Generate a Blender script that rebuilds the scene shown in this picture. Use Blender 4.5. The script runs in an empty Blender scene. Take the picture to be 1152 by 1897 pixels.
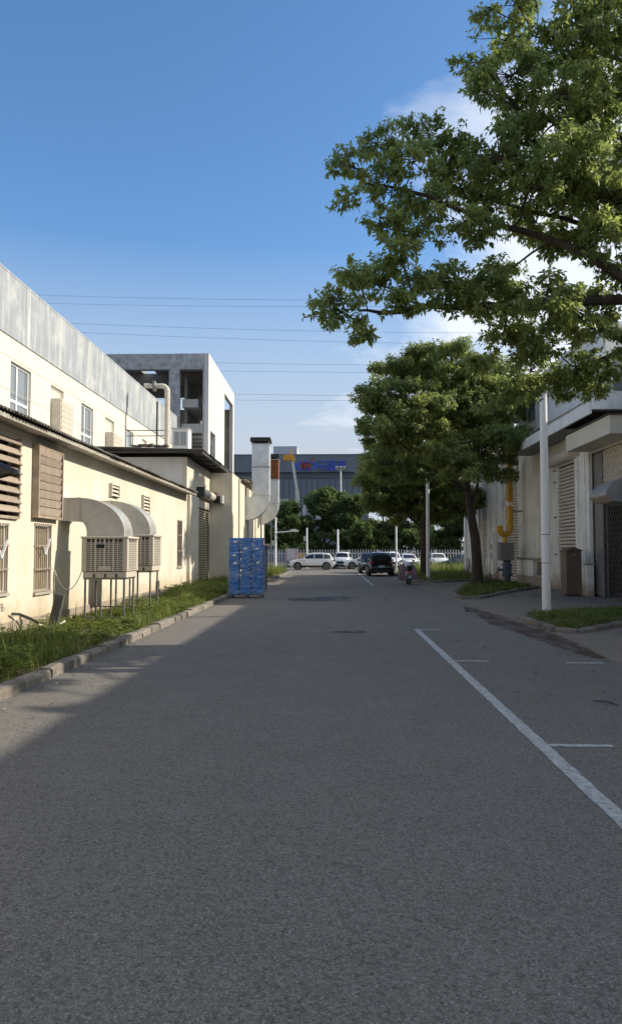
import bpy, math, random
import numpy as np
from mathutils import Vector, Matrix

R = math.radians
random.seed(7)
rng = np.random.default_rng(11)
S = bpy.context.scene
COL = S.collection

# ------------------------------------------------------------------ camera
cam_d = bpy.data.cameras.new('camera')
cam = bpy.data.objects.new('camera', cam_d); COL.objects.link(cam)
cam.location = (0, 0, 1.75)
cam.rotation_euler = (R(90 + 3.005), 0, R(1.634))
cam_d.sensor_fit = 'VERTICAL'; cam_d.sensor_height = 24.0
cam_d.lens = 24.0 * 1400 / 1897
cam_d.clip_start = 0.05; cam_d.clip_end = 6000
S.camera = cam

# ------------------------------------------------------------------ sky, sun, exposure
SUN_EL, SUN_AZ = 31.0, 8.0            # elevation; azimuth from +X towards +Y (degrees)
S.view_settings.view_transform = 'Standard'
S.view_settings.look = 'None'
S.view_settings.gamma = 1.0
S.view_settings.use_curve_mapping = False
S.cycles.diffuse_bounces = 7; S.cycles.max_bounces = 12
S.view_settings.exposure = 1.05

world = bpy.data.worlds.new('World'); S.world = world; world.use_nodes = True
wn, wl = world.node_tree.nodes, world.node_tree.links
wn.clear()
w_out = wn.new('ShaderNodeOutputWorld'); w_bg = wn.new('ShaderNodeBackground')
sky = wn.new('ShaderNodeTexSky'); sky.sky_type = 'NISHITA'; sky.sun_disc = False
sky.sun_elevation = R(SUN_EL); sky.sun_rotation = R(90 - SUN_AZ)
sky.altitude = 0; sky.air_density = 1.0; sky.dust_density = 0.6; sky.ozone_density = 2.5
w_bg.inputs['Strength'].default_value = 0.15
def wmath(op, a, b=None, c=None, clamp=False):
    n = wn.new('ShaderNodeMath'); n.operation = op; n.use_clamp = clamp
    for i, v in enumerate((a, b, c)):
        if v is None: continue
        if isinstance(v, (int, float)): n.inputs[i].default_value = v
        else: wl.new(v, n.inputs[i])
    return n.outputs[0]
tc = wn.new('ShaderNodeTexCoord')
sep = wn.new('ShaderNodeSeparateXYZ'); wl.new(tc.outputs['Generated'], sep.inputs[0])
zc = wmath('MAXIMUM', sep.outputs['Z'], 0.0)
den = wmath('ADD', zc, 0.16)
comb = wn.new('ShaderNodeCombineXYZ')
wl.new(wmath('DIVIDE', sep.outputs['X'], den), comb.inputs[0])
wl.new(wmath('DIVIDE', sep.outputs['Y'], den), comb.inputs[1])
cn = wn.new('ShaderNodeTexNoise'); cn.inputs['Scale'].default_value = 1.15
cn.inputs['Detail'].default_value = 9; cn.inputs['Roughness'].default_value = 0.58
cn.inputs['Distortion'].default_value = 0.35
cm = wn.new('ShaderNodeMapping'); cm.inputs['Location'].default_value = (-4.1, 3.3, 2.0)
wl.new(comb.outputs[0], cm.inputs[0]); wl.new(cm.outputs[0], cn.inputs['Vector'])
# broken cloud: thin to the left, thicker to the right; unseen cover right and behind added as fill
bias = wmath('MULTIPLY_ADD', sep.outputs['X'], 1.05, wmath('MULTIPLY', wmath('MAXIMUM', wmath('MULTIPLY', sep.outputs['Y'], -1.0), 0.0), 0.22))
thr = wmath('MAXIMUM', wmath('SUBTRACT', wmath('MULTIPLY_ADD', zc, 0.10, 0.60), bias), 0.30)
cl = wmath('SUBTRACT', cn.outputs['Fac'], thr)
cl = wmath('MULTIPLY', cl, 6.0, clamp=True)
hz = wmath('DIVIDE', wmath('SUBTRACT', 0.38, zc), 0.25, clamp=True)      # pale air near the horizon
hz = wmath('MULTIPLY', hz, 0.94)
hs = wn.new('ShaderNodeHueSaturation'); hs.inputs['Saturation'].default_value = 1.18
hs.inputs['Value'].default_value = 0.66
wl.new(sky.outputs[0], hs.inputs['Color'])
def wmix(f, A, Bc):
    x = wn.new('ShaderNodeMix'); x.data_type = 'RGBA'; wl.new(f, x.inputs[0]); wl.new(A, x.inputs[6])
    x.inputs[7].default_value = Bc; return x.outputs[2]
c1 = wmix(hz, hs.outputs[0], (1.85, 2.05, 2.35, 1))
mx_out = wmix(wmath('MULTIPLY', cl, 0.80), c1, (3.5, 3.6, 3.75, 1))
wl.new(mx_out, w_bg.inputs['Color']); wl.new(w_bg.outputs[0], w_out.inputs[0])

sun_d = bpy.data.lights.new('sun', 'SUN'); sun = bpy.data.objects.new('sun', sun_d); COL.objects.link(sun)
sun_d.energy = 2.8; sun_d.angle = R(0.55); sun_d.color = (1.0, 0.91, 0.76)
e, a = R(SUN_EL), R(SUN_AZ)
sun.rotation_euler = Vector((-math.cos(e) * math.cos(a), -math.cos(e) * math.sin(a), -math.sin(e))).to_track_quat('-Z', 'Y').to_euler()
sun.location = (40, 10, 40)

# ------------------------------------------------------------------ materials
MATS = {}
def mat(name, col, rough=0.8, metal=0.0, var=0.14, vs=1.6, bump=0.0, bs=60.0, streak=0.0, streak_col=None,
        dirt=None, dirt_amt=0.0, dirt_scale=1.2, spec=0.4, rnd=0.0, coat=0.0, stretch=(1, 1, 1), streak_w=5.0, splash=None, splash_h=1.1, splash_amt=0.8):
    """procedural paint / metal / stone: base colour with uneven tone, optional vertical run-off streaks and dirt patches"""
    m = bpy.data.materials.new(name); m.use_nodes = True
    nt = m.node_tree; n, l = nt.nodes, nt.links
    b = n['Principled BSDF']
    b.inputs['Roughness'].default_value = rough; b.inputs['Metallic'].default_value = metal
    b.inputs['Specular IOR Level'].default_value = spec
    b.inputs['Coat Weight'].default_value = coat; b.inputs['Coat Roughness'].default_value = 0.05
    tc = n.new('ShaderNodeTexCoord'); mp = n.new('ShaderNodeMapping'); mp.inputs['Scale'].default_value = stretch
    l.new(tc.outputs['Object'], mp.inputs[0])
    def noise(scale, detail=6, rgh=0.6, vec=None):
        t = n.new('ShaderNodeTexNoise'); t.inputs['Scale'].default_value = scale
        t.inputs['Detail'].default_value = detail; t.inputs['Roughness'].default_value = rgh
        l.new(vec if vec else mp.outputs[0], t.inputs['Vector']); return t.outputs['Fac']
    def mrange(src, a, b_, c=0.0, d=1.0):
        r = n.new('ShaderNodeMapRange'); r.inputs[1].default_value = a; r.inputs[2].default_value = b_
        r.inputs[3].default_value = c; r.inputs[4].default_value = d; l.new(src, r.inputs[0]); return r.outputs[0]
    def mixc(f, A, Bc, mode='MIX'):
        x = n.new('ShaderNodeMix'); x.data_type = 'RGBA'; x.blend_type = mode
        if isinstance(f, float): x.inputs[0].default_value = f
        else: l.new(f, x.inputs[0])
        for i, v in ((6, A), (7, Bc)):
            if isinstance(v, tuple): x.inputs[i].default_value = (*v[:3], 1)
            else: l.new(v, x.inputs[i])
        return x.outputs[2]
    dark = tuple(c * (1 - var * 1.6) for c in col); light = tuple(min(1, c * (1 + var)) for c in col)
    c = mixc(mrange(noise(vs, 7, 0.65), 0.3, 0.7), dark, light)
    if streak:
        sm = n.new('ShaderNodeMapping'); sm.inputs['Scale'].default_value = (streak_w, streak_w, 0.22); l.new(tc.outputs['Object'], sm.inputs[0])
        f = mrange(noise(1.0, 5, 0.7, sm.outputs[0]), 0.50, 0.68, 0, streak)
        c = mixc(f, c, streak_col or tuple(x * 0.55 for x in col))
    if dirt:
        f = mrange(noise(dirt_scale, 8, 0.68), 0.50, 0.70, 0, dirt_amt)
        c = mixc(f, c, dirt)
    if splash:      # mud thrown up from the ground, drawn as a stain with a ragged top
        sx = n.new('ShaderNodeSeparateXYZ'); l.new(tc.outputs['Object'], sx.inputs[0])
        g = mrange(sx.outputs[2], 0.0, splash_h, 0.55, -0.25); ad = n.new('ShaderNodeMath'); ad.operation = 'ADD'
        l.new(g, ad.inputs[0]); l.new(noise(2.2, 8, 0.7), ad.inputs[1])
        c = mixc(mrange(ad.outputs[0], 0.52, 0.95, 0, splash_amt), c, splash)
    if rnd:
        oi = n.new('ShaderNodeObjectInfo'); v = mrange(oi.outputs['Random'], 0, 1, 1 - rnd, 1 + rnd * 0.7)
        hsv = n.new('ShaderNodeHueSaturation'); l.new(v, hsv.inputs['Value']); l.new(c, hsv.inputs['Color']); c = hsv.outputs[0]
    l.new(c, b.inputs['Base Color'])
    rr = mrange(noise(vs * 3.1), 0.3, 0.7, max(0.03, rough - 0.12), min(1, rough + 0.1)); l.new(rr, b.inputs['Roughness'])
    if bump:
        bp = n.new('ShaderNodeBump'); bp.inputs['Strength'].default_value = bump; bp.inputs['Distance'].default_value = 0.02
        l.new(noise(bs, 5, 0.6), bp.inputs['Height']); l.new(bp.outputs[0], b.inputs['Normal'])
    MATS[name] = m
    return m

def glass_mat(name, col=(0.05, 0.065, 0.075), rough=0.06):
    m = bpy.data.materials.new(name); m.use_nodes = True
    b = m.node_tree.nodes['Principled BSDF']; b.inputs['Base Color'].default_value = (*col, 1)
    b.inputs['Roughness'].default_value = rough; b.inputs['Specular IOR Level'].default_value = 0.9
    MATS[name] = m; return m

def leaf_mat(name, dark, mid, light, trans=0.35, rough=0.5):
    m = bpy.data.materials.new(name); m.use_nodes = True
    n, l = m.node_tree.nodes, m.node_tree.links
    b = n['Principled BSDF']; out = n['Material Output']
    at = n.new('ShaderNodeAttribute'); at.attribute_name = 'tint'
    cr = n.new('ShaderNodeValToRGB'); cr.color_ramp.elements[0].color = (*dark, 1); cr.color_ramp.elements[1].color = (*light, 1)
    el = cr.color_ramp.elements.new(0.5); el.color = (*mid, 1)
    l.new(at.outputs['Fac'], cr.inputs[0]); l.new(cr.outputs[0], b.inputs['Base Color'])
    b.inputs['Roughness'].default_value = rough; b.inputs['Specular IOR Level'].default_value = 0.35
    tr = n.new('ShaderNodeBsdfTranslucent')
    hv = n.new('ShaderNodeHueSaturation'); hv.inputs['Hue'].default_value = 0.492; hv.inputs['Saturation'].default_value = 1.05; hv.inputs['Value'].default_value = 1.9
    l.new(cr.outputs[0], hv.inputs['Color']); l.new(hv.outputs[0], tr.inputs['Color'])
    ms = n.new('ShaderNodeMixShader'); ms.inputs[0].default_value = trans
    l.new(b.outputs[0], ms.inputs[1]); l.new(tr.outputs[0], ms.inputs[2]); l.new(ms.outputs[0], out.inputs[0])
    MATS[name] = m; return m

def ragged(m, scale, lo, hi, stretch=(1, 1, 1)):
    """wear: the film is missing where a noise falls below a threshold"""
    n, l = m.node_tree.nodes, m.node_tree.links; b = n['Principled BSDF']
    tc = n.new('ShaderNodeTexCoord'); mp = n.new('ShaderNodeMapping'); mp.inputs['Scale'].default_value = stretch; l.new(tc.outputs['Object'], mp.inputs[0])
    t = n.new('ShaderNodeTexNoise'); t.inputs['Scale'].default_value = scale; t.inputs['Detail'].default_value = 9; t.inputs['Roughness'].default_value = .68; l.new(mp.outputs[0], t.inputs['Vector'])
    r = n.new('ShaderNodeMapRange'); r.inputs[1].default_value = lo; r.inputs[2].default_value = hi; l.new(t.outputs['Fac'], r.inputs[0]); l.new(r.outputs[0], b.inputs['Alpha'])

# setting
def ground_mat(name, col, speck, var_col, speck_scale=130, bump=0.5, rough=0.85, patch=0.35, stain=None, stain_lo=0.58):
    m = bpy.data.materials.new(name); m.use_nodes = True
    n, l = m.node_tree.nodes, m.node_tree.links; b = n['Principled BSDF']
    tc = n.new('ShaderNodeTexCoord')
    def noise(scale, detail=6, rgh=0.6, sc=None):
        t = n.new('ShaderNodeTexNoise'); t.inputs['Scale'].default_value = scale; t.inputs['Detail'].default_value = detail; t.inputs['Roughness'].default_value = rgh
        if sc:
            mp = n.new('ShaderNodeMapping'); mp.inputs['Scale'].default_value = sc; l.new(tc.outputs['Object'], mp.inputs[0]); l.new(mp.outputs[0], t.inputs['Vector'])
        else: l.new(tc.outputs['Object'], t.inputs['Vector'])
        return t.outputs['Fac']
    def mr(src, a, b_, c=0.0, d=1.0):
        r = n.new('ShaderNodeMapRange'); r.inputs[1].default_value = a; r.inputs[2].default_value = b_; r.inputs[3].default_value = c; r.inputs[4].default_value = d
        l.new(src, r.inputs[0]); return r.outputs[0]
    def mix(f, A, Bc, mode='MIX'):
        x = n.new('ShaderNodeMix'); x.data_type = 'RGBA'; x.blend_type = mode
        if isinstance(f, float): x.inputs[0].default_value = f
        else: l.new(f, x.inputs[0])
        for i, v in ((6, A), (7, Bc)):
            if isinstance(v, tuple): x.inputs[i].default_value = (*v, 1)
            else: l.new(v, x.inputs[i])
        return x.outputs[2]
    big = mr(noise(0.35, 5, 0.6, (1.0, 0.45, 1)), 0.35, 0.68, 0, patch)
    c = mix(big, col, var_col)
    mid = mr(noise(2.3, 8, 0.7), 0.35, 0.7, 0, 0.35); c = mix(mid, c, tuple(x * 0.72 for x in col))
    vo = n.new('ShaderNodeTexVoronoi'); vo.inputs['Scale'].default_value = speck_scale; l.new(tc.outputs['Object'], vo.inputs['Vector'])
    sv = n.new('ShaderNodeSeparateColor'); l.new(vo.outputs['Color'], sv.inputs[0])
    c = mix(mr(sv.outputs[0], 0.55, 1.0, 0, 0.85), c, speck)
    c = mix(mr(sv.outputs[1], 0.7, 1.0, 0, 0.6), c, tuple(x * 0.35 for x in col))
    # coarser aggregate
    vo2 = n.new('ShaderNodeTexVoronoi'); vo2.inputs['Scale'].default_value = speck_scale * 0.45; l.new(tc.outputs['Object'], vo2.inputs['Vector'])
    sv2 = n.new('ShaderNodeSeparateColor'); l.new(vo2.outputs['Color'], sv2.inputs[0])
    c = mix(mr(sv2.outputs[0], 0.5, 1.0, 0, 0.5), c, tuple(x * 1.5 for x in col))
    c = mix(mr(sv2.outputs[1], 0.62, 1.0, 0, 0.6), c, tuple(x * 0.4 for x in col))
    if stain:
        f = mr(noise(0.9, 7, 0.65, (1.0, 0.35, 1)), stain_lo, stain_lo + 0.14, 0, 0.75); c = mix(f, c, stain)
    l.new(c, b.inputs['Base Color'])
    b.inputs['Specular IOR Level'].default_value = 0.3
    l.new(mr(noise(1.4, 6), 0.3, 0.7, rough - 0.13, min(1, rough + 0.08)), b.inputs['Roughness'])
    bp = n.new('ShaderNodeBump'); bp.inputs['Strength'].default_value = bump; bp.inputs['Distance'].default_value = 0.006
    l.new(sv2.outputs[2], bp.inputs['Height'])
    bp2 = n.new('ShaderNodeBump'); bp2.inputs['Strength'].default_value = 0.35; bp2.inputs['Distance'].default_value = 0.05
    l.new(noise(3.0, 6), bp2.inputs['Height']); l.new(bp2.outputs[0], bp.inputs['Normal']); l.new(bp.outputs[0], b.inputs['Normal'])
    MATS[name] = m; return m

M_asphalt = ground_mat('asphalt', (0.150, 0.137, 0.119), (0.34, 0.32, 0.29), (0.215, 0.195, 0.166), patch=.55, stain=(0.035, 0.034, 0.033), stain_lo=0.66)
M_concrete = ground_mat('concrete_paving', (0.23, 0.19, 0.145), (0.30, 0.26, 0.20), (0.17, 0.14, 0.105), speck_scale=220, bump=0.2, stain=(0.085, 0.06, 0.042), stain_lo=0.56)
M_soil = ground_mat('soil', (0.10, 0.078, 0.05), (0.16, 0.13, 0.09), (0.07, 0.075, 0.035), speck_scale=60, bump=0.8)
M_earth = ground_mat('earth', (0.10, 0.10, 0.06), (0.14, 0.13, 0.09), (0.07, 0.09, 0.04), speck_scale=8, bump=0.3)
M_mark = mat('road_paint', (0.50, 0.51, 0.49), 0.75, var=0.2, vs=9, dirt=(0.12, 0.12, 0.12), dirt_amt=0.85, dirt_scale=16, bump=0.3, bs=150)
M_markold = mat('worn_paint', (0.24, 0.24, 0.235), 0.8, var=0.3, vs=9, dirt=(0.08, 0.08, 0.08), dirt_amt=0.9, dirt_scale=10)
M_rust_dirt = mat('rusty_silt', (0.105, 0.064, 0.042), 0.95, var=0.3, vs=3, dirt=(0.05, 0.04, 0.035), dirt_amt=0.8, dirt_scale=2.2, bump=0.6, bs=30)
ragged(M_rust_dirt, 2.6, .36, .68, (1, .4, 1)); ragged(M_mark, 22, .30, .40); ragged(M_markold, 9, .42, .60)
M_oil = mat('oil_film', (0.030, 0.030, 0.031), 0.6, var=0.2, vs=3)
ragged(M_oil, 1.8, .40, .62, (1, .8, 1))
M_kerb = mat('kerb_concrete', (0.235, 0.21, 0.175), 0.9, var=0.25, vs=5, bump=0.8, bs=35, dirt=(0.12, 0.10, 0.075), dirt_amt=0.8, dirt_scale=4, rnd=0.25)
# walls
M_cream = mat('cream_render', (0.64, 0.595, 0.49), 0.9, var=0.07, vs=0.7, bump=0.12, bs=25, streak=0.35, streak_col=(0.62, 0.56, 0.42), dirt=(0.52, 0.44, 0.28), dirt_amt=0.4, dirt_scale=0.6, splash=(0.40, 0.30, 0.17), splash_h=1.3, splash_amt=.75)
M_white_wall = mat('white_render', (0.63, 0.595, 0.51), 0.9, var=0.05, vs=0.5, bump=0.08, bs=25, streak=0.25, streak_col=(0.66, 0.63, 0.55))
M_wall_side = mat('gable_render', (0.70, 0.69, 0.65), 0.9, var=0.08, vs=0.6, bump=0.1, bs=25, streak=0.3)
M_parapet = mat('grey_panel', (0.30, 0.325, 0.345), 0.6, var=0.1, vs=0.8, streak=0.95, streak_col=(0.52, 0.52, 0.49), dirt=(0.54, 0.53, 0.48), dirt_amt=0.6, dirt_scale=0.8, streak_w=2.6)
M_frame_conc = mat('weathered_concrete', (0.40, 0.41, 0.42), 0.92, var=0.3, vs=2.0, bump=0.3, bs=12, streak=0.35, streak_col=(0.26, 0.26, 0.27), dirt=(0.24, 0.25, 0.27), dirt_amt=0.75, dirt_scale=1.7)
M_frame_white = mat('painted_concrete', (0.55, 0.55, 0.53), 0.9, var=0.08, vs=0.8, streak=0.4, streak_col=(0.55, 0.53, 0.50), bump=0.1, bs=20)
M_dark_in = mat('dark_interior', (0.06, 0.058, 0.055), 0.95)
M_inner = mat('interior_plaster', (0.30, 0.285, 0.26), 0.95, var=0.15)
M_plinth = mat('stained_plinth', (0.36, 0.30, 0.24), 0.95, var=0.25, vs=3, bump=0.5, bs=18, dirt=(0.16, 0.12, 0.09), dirt_amt=0.8, dirt_scale=3)
M_roofsheet = mat('fibre_cement_sheet', (0.20, 0.19, 0.175), 0.95, var=0.3, vs=2, bump=0.3, bs=30, dirt=(0.07, 0.065, 0.06), dirt_amt=0.8, dirt_scale=2.5, rnd=0.2)
M_gutter = mat('cement_eave', (0.42, 0.39, 0.33), 0.92, var=0.2, vs=3, dirt=(0.18, 0.16, 0.13), dirt_amt=0.7, dirt_scale=2.5, streak=0.4)
M_dark_steel = mat('dark_steel', (0.045, 0.043, 0.042), 0.7, var=0.2)
M_steel = mat('grey_steel', (0.22, 0.215, 0.20), 0.55, metal=0.3, var=0.2, vs=6)
M_galv = mat('galvanised', (0.50, 0.50, 0.475), 0.48, metal=0.6, var=0.14, vs=2.2, streak=0.3, streak_col=(0.38, 0.375, 0.35), bump=0.06, bs=3)
M_galv2 = mat('galvanised_silver', (0.60, 0.62, 0.62), 0.42, metal=0.7, var=0.12, vs=2.0, bump=0.08, bs=2.5, dirt=(0.36, 0.20, 0.11), dirt_amt=0.25, dirt_scale=0.8)
M_rust = mat('rust', (0.22, 0.075, 0.03), 0.9, var=0.35, vs=4)
M_louvre = mat('taupe_louvre', (0.34, 0.275, 0.215), 0.75, var=0.2, vs=4, rnd=0.18, dirt=(0.20, 0.16, 0.12), dirt_amt=0.5, dirt_scale=5)
M_louvre_w = mat('pale_louvre', (0.58, 0.53, 0.44), 0.7, var=0.1, vs=4, rnd=0.05)
M_cooler = mat('beige_plastic', (0.55, 0.50, 0.42), 0.55, var=0.08, vs=4, dirt=(0.36, 0.31, 0.24), dirt_amt=0.45, dirt_scale=4)
M_grille_dark = mat('grille_core', (0.10, 0.09, 0.075), 0.9)
M_white_frame = mat('white_frame', (0.72, 0.72, 0.70), 0.45, var=0.05)
M_glass = glass_mat('window_glass', (0.16, 0.19, 0.21), 0.08)
M_glass_d = glass_mat('dark_glass', (0.02, 0.024, 0.028), 0.05)
M_pane_brown = mat('dusty_pane', (0.30, 0.25, 0.17), 0.5, var=0.18, vs=3, spec=0.6)
M_shutter = mat('shutter_slat', (0.62, 0.555, 0.465), 0.55, metal=0.15, var=0.1, vs=3, rnd=0.07, dirt=(0.30, 0.26, 0.21), dirt_amt=0.4, dirt_scale=3)
M_rpanel = mat('pale_sheet_wall', (0.72, 0.70, 0.63), 0.75, var=0.08, vs=0.8, streak=0.55, streak_col=(0.46, 0.43, 0.36), dirt=(0.34, 0.22, 0.12), dirt_amt=0.3, dirt_scale=1.0, splash=(0.24, 0.16, 0.095), splash_h=1.5)
M_rwhite = mat('white_trim', (0.80, 0.775, 0.71), 0.8, var=0.08, streak=0.35, dirt=(0.36, 0.29, 0.2), dirt_amt=0.4, dirt_scale=1.5, splash=(0.25, 0.18, 0.11), splash_h=1.2)
M_canopy = mat('canopy_board', (0.80, 0.795, 0.77), 0.7, var=0.06, streak=0.3)
M_soffit = mat('soffit', (0.30, 0.31, 0.31), 0.85, var=0.1)
M_mesh = mat('mesh_wire', (0.13, 0.13, 0.13), 0.6, metal=0.3)
M_yellow = mat('yellow_pipe', (0.62, 0.33, 0.025), 0.45, var=0.12, vs=4, dirt=(0.35, 0.2, 0.05), dirt_amt=0.5, dirt_scale=3)
M_brown_box = mat('brown_cabinet', (0.155, 0.115, 0.085), 0.55, metal=0.1, var=0.12, dirt=(0.10, 0.07, 0.05), dirt_amt=0.5, dirt_scale=3)
M_pole = mat('white_pole', (0.80, 0.80, 0.79), 0.45, var=0.06, vs=2, dirt=(0.42, 0.40, 0.36), dirt_amt=0.35, dirt_scale=2, stretch=(3, 3, 0.6))
M_blue = mat('blue_plastic', (0.012, 0.155, 0.50), 0.5, var=0.12, vs=5, rnd=0.12, spec=0.5)
M_paper = mat('paper_label', (0.66, 0.67, 0.66), 0.8, var=0.1, vs=20)
M_wood = mat('pallet_wood', (0.16, 0.12, 0.08), 0.9, var=0.2, vs=5)
M_slate = mat('slate_cabinet', (0.075, 0.115, 0.16), 0.6, var=0.2, vs=3, dirt=(0.2, 0.26, 0.3), dirt_amt=0.5, dirt_scale=2)
M_far = mat('blue_grey_cladding', (0.135, 0.160, 0.195), 0.7, var=0.06, vs=0.25, stretch=(6, 6, 0.3))
M_far_d = mat('dark_cladding_and_shade', (0.085, 0.11, 0.145), 0.7, var=0.06, vs=0.3)  # dark ribs and trim; on the recess band it is painted shade
M_far_l = mat('pale_cladding', (0.40, 0.42, 0.45), 0.8, var=0.05)
M_sign_blue = mat('sign_blue', (0.03, 0.09, 0.62), 0.5, var=0.04)
M_sign_red = mat('sign_red', (0.30, 0.05, 0.06), 0.5, var=0.04)
M_crane_y = mat('machine_yellow', (0.65, 0.33, 0.03), 0.5, var=0.1)
M_tyre = mat('tyre_rubber', (0.018, 0.018, 0.018), 0.85, var=0.2)
M_rim = mat('alloy_rim', (0.42, 0.42, 0.43), 0.35, metal=0.8, var=0.1)
M_rimd = mat('wheel_dark', (0.05, 0.05, 0.05), 0.6)
M_car_white = mat('car_white', (0.78, 0.78, 0.77), 0.28, var=0.02, coat=0.6)
M_car_black = mat('car_black', (0.008, 0.008, 0.010), 0.25, var=0.05, coat=0.7)
M_car_blue = mat('car_blue_grey', (0.05, 0.065, 0.085), 0.28, metal=0.3, var=0.03, coat=0.7)
M_trim = mat('black_trim', (0.015, 0.015, 0.015), 0.6, var=0.1)
M_tail = mat('tail_lens', (0.35, 0.02, 0.02), 0.2, var=0.05)
M_head = mat('head_lens', (0.60, 0.62, 0.65), 0.15, var=0.05, spec=0.8)
M_plate = mat('plate', (0.35, 0.45, 0.55), 0.5, var=0.1, vs=30)
M_pink = mat('pink_quilt', (0.36, 0.25, 0.28), 0.85, var=0.2, vs=12, bump=0.4, bs=25)
M_fence = mat('fence_white', (0.62, 0.62, 0.60), 0.6, var=0.08)
M_poster = mat('poster', (0.55, 0.46, 0.47), 0.7, var=0.12, vs=2, dirt=(0.35, 0.12, 0.2), dirt_amt=0.6, dirt_scale=1.4)
M_bark = mat('bark', (0.062, 0.046, 0.034), 0.95, var=0.3, vs=8, bump=1.0, bs=22, stretch=(1, 1, 0.3))
M_wire = mat('cable_black', (0.09, 0.11, 0.15), 0.6)
M_cable_w = mat('cable_white', (0.62, 0.60, 0.54), 0.5)
M_stone_dark = mat('dark_stone', (0.10, 0.095, 0.085), 0.95, var=0.25, vs=5, bump=0.6, bs=30)
M_navy = mat('navy_tarpaulin', (0.025, 0.035, 0.055), 0.7, var=0.15)
M_ink = mat('ink', (0.10, 0.095, 0.09), 0.9)
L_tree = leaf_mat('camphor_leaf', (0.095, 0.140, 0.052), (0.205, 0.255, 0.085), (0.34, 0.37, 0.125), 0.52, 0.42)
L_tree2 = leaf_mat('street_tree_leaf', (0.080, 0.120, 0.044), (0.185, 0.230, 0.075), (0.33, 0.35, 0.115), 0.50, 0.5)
L_back = leaf_mat('dark_tree_leaf', (0.035, 0.065, 0.022), (0.085, 0.125, 0.038), (0.16, 0.20, 0.06), 0.42, 0.55)
L_grass = leaf_mat('grass_blade', (0.055, 0.090, 0.018), (0.135, 0.175, 0.040), (0.28, 0.27, 0.10), 0.40, 0.6)

# ------------------------------------------------------------------ mesh helpers
class B:
    def __init__(s): s.v = []; s.f = []
    def add(s, vs, fs):
        o = len(s.v); s.v += [tuple(p) for p in vs]; s.f += [tuple(i + o for i in f) for f in fs]; return s
    def box(s, x0, x1, y0, y1, z0, z1):
        return s.add([(x0, y0, z0), (x1, y0, z0), (x1, y1, z0), (x0, y1, z0), (x0, y0, z1), (x1, y0, z1), (x1, y1, z1), (x0, y1, z1)],
                     [(0, 3, 2, 1), (4, 5, 6, 7), (0, 1, 5, 4), (1, 2, 6, 5), (2, 3, 7, 6), (3, 0, 4, 7)])
    def obox(s, c, sx, sy, sz, rot=None):
        M = rot if rot else Matrix.Identity(3)
        c = Vector(c); P = []
        for z in (-.5, .5):
            for (x, y) in ((-.5, -.5), (.5, -.5), (.5, .5), (-.5, .5)):
                P.append(c + M @ Vector((x * sx, y * sy, z * sz)))
        return s.add(P, [(0, 3, 2, 1), (4, 5, 6, 7), (0, 1, 5, 4), (1, 2, 6, 5), (2, 3, 7, 6), (3, 0, 4, 7)])
    def bar(s, p0, p1, w, h=None):
        """square bar between two points"""
        p0, p1 = Vector(p0), Vector(p1); d = p1 - p0
        q = d.to_track_quat('Y', 'Z').to_matrix()
        return s.obox((p0 + p1) / 2, w, d.length, h or w, q)
    def tube(s, pts, rad, n=8, caps=True):
        pts = [Vector(p) for p in pts]
        if isinstance(rad, (int, float)): rad = [rad] * len(pts)
        o = len(s.v); prev = None
        for i, p in enumerate(pts):
            t = (pts[min(i + 1, len(pts) - 1)] - pts[max(i - 1, 0)]).normalized()
            if prev is None:
                u = t.orthogonal().normalized()
            else:
                u = (prev - t * prev.dot(t)); u = u.normalized() if u.length > 1e-6 else t.orthogonal().normalized()
            prev = u; w = t.cross(u)
            for k in range(n):
                a_ = 2 * math.pi * k / n; s.v.append(tuple(p + (u * math.cos(a_) + w * math.sin(a_)) * rad[i]))
        for i in range(len(pts) - 1):
            for k in range(n):
                k2 = (k + 1) % n; s.f.append((o + i * n + k, o + i * n + k2, o + (i + 1) * n + k2, o + (i + 1) * n + k))
        if caps:
            s.f.append(tuple(o + k for k in reversed(range(n)))); s.f.append(tuple(o + (len(pts) - 1) * n + k for k in range(n)))
        return s
    def prism(s, poly, axis, a_, b_):
        """extrude a 2-D polygon along an axis; poly coords are the other two axes in x,y,z order"""
        n = len(poly); P = []
        for t in (a_, b_):
            for (p, q) in poly:
                P.append({'x': (t, p, q), 'y': (p, t, q), 'z': (p, q, t)}[axis])
        fs = [tuple(range(n)), tuple(reversed(range(n, 2 * n)))]
        for i in range(n): fs.append((i, i + n, (i + 1) % n + n, (i + 1) % n))
        return s.add(P, fs)

def link(o, parent=None):
    COL.objects.link(o)
    if parent is not None: o.parent = parent
    return o
def root_loc(p):
    while p.parent is not None: p = p.parent
    return Vector(p.location)
def build(b, name, m, parent=None, smooth=False, bevel=0.0, local=False, seg=2):
    """one mesh object; vertices are world coordinates unless local"""
    me = bpy.data.meshes.new(name)
    off = Vector((0, 0, 0)) if (local or parent is None) else root_loc(parent)
    me.from_pydata([(x - off.x, y - off.y, z - off.z) for x, y, z in b.v], [], b.f)
    import bmesh
    bm = bmesh.new(); bm.from_mesh(me); bmesh.ops.recalc_face_normals(bm, faces=bm.faces); bm.to_mesh(me); bm.free()
    me.materials.append(m)
    if smooth:
        me.polygons.foreach_set('use_smooth', [True] * len(me.polygons))
        try: me.set_sharp_from_angle(angle=R(38))
        except Exception: pass
    o = bpy.data.objects.new(name, me)
    if bevel:
        md = o.modifiers.new('bevel', 'BEVEL'); md.width = bevel; md.segments = seg; md.limit_method = 'ANGLE'
    return link(o, parent)
def tag(o, label, cat=None, group=None, kind=None):
    if label: o['label'] = label
    if cat: o['category'] = cat
    if group: o['group'] = group
    if kind: o['kind'] = kind
    return o
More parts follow.
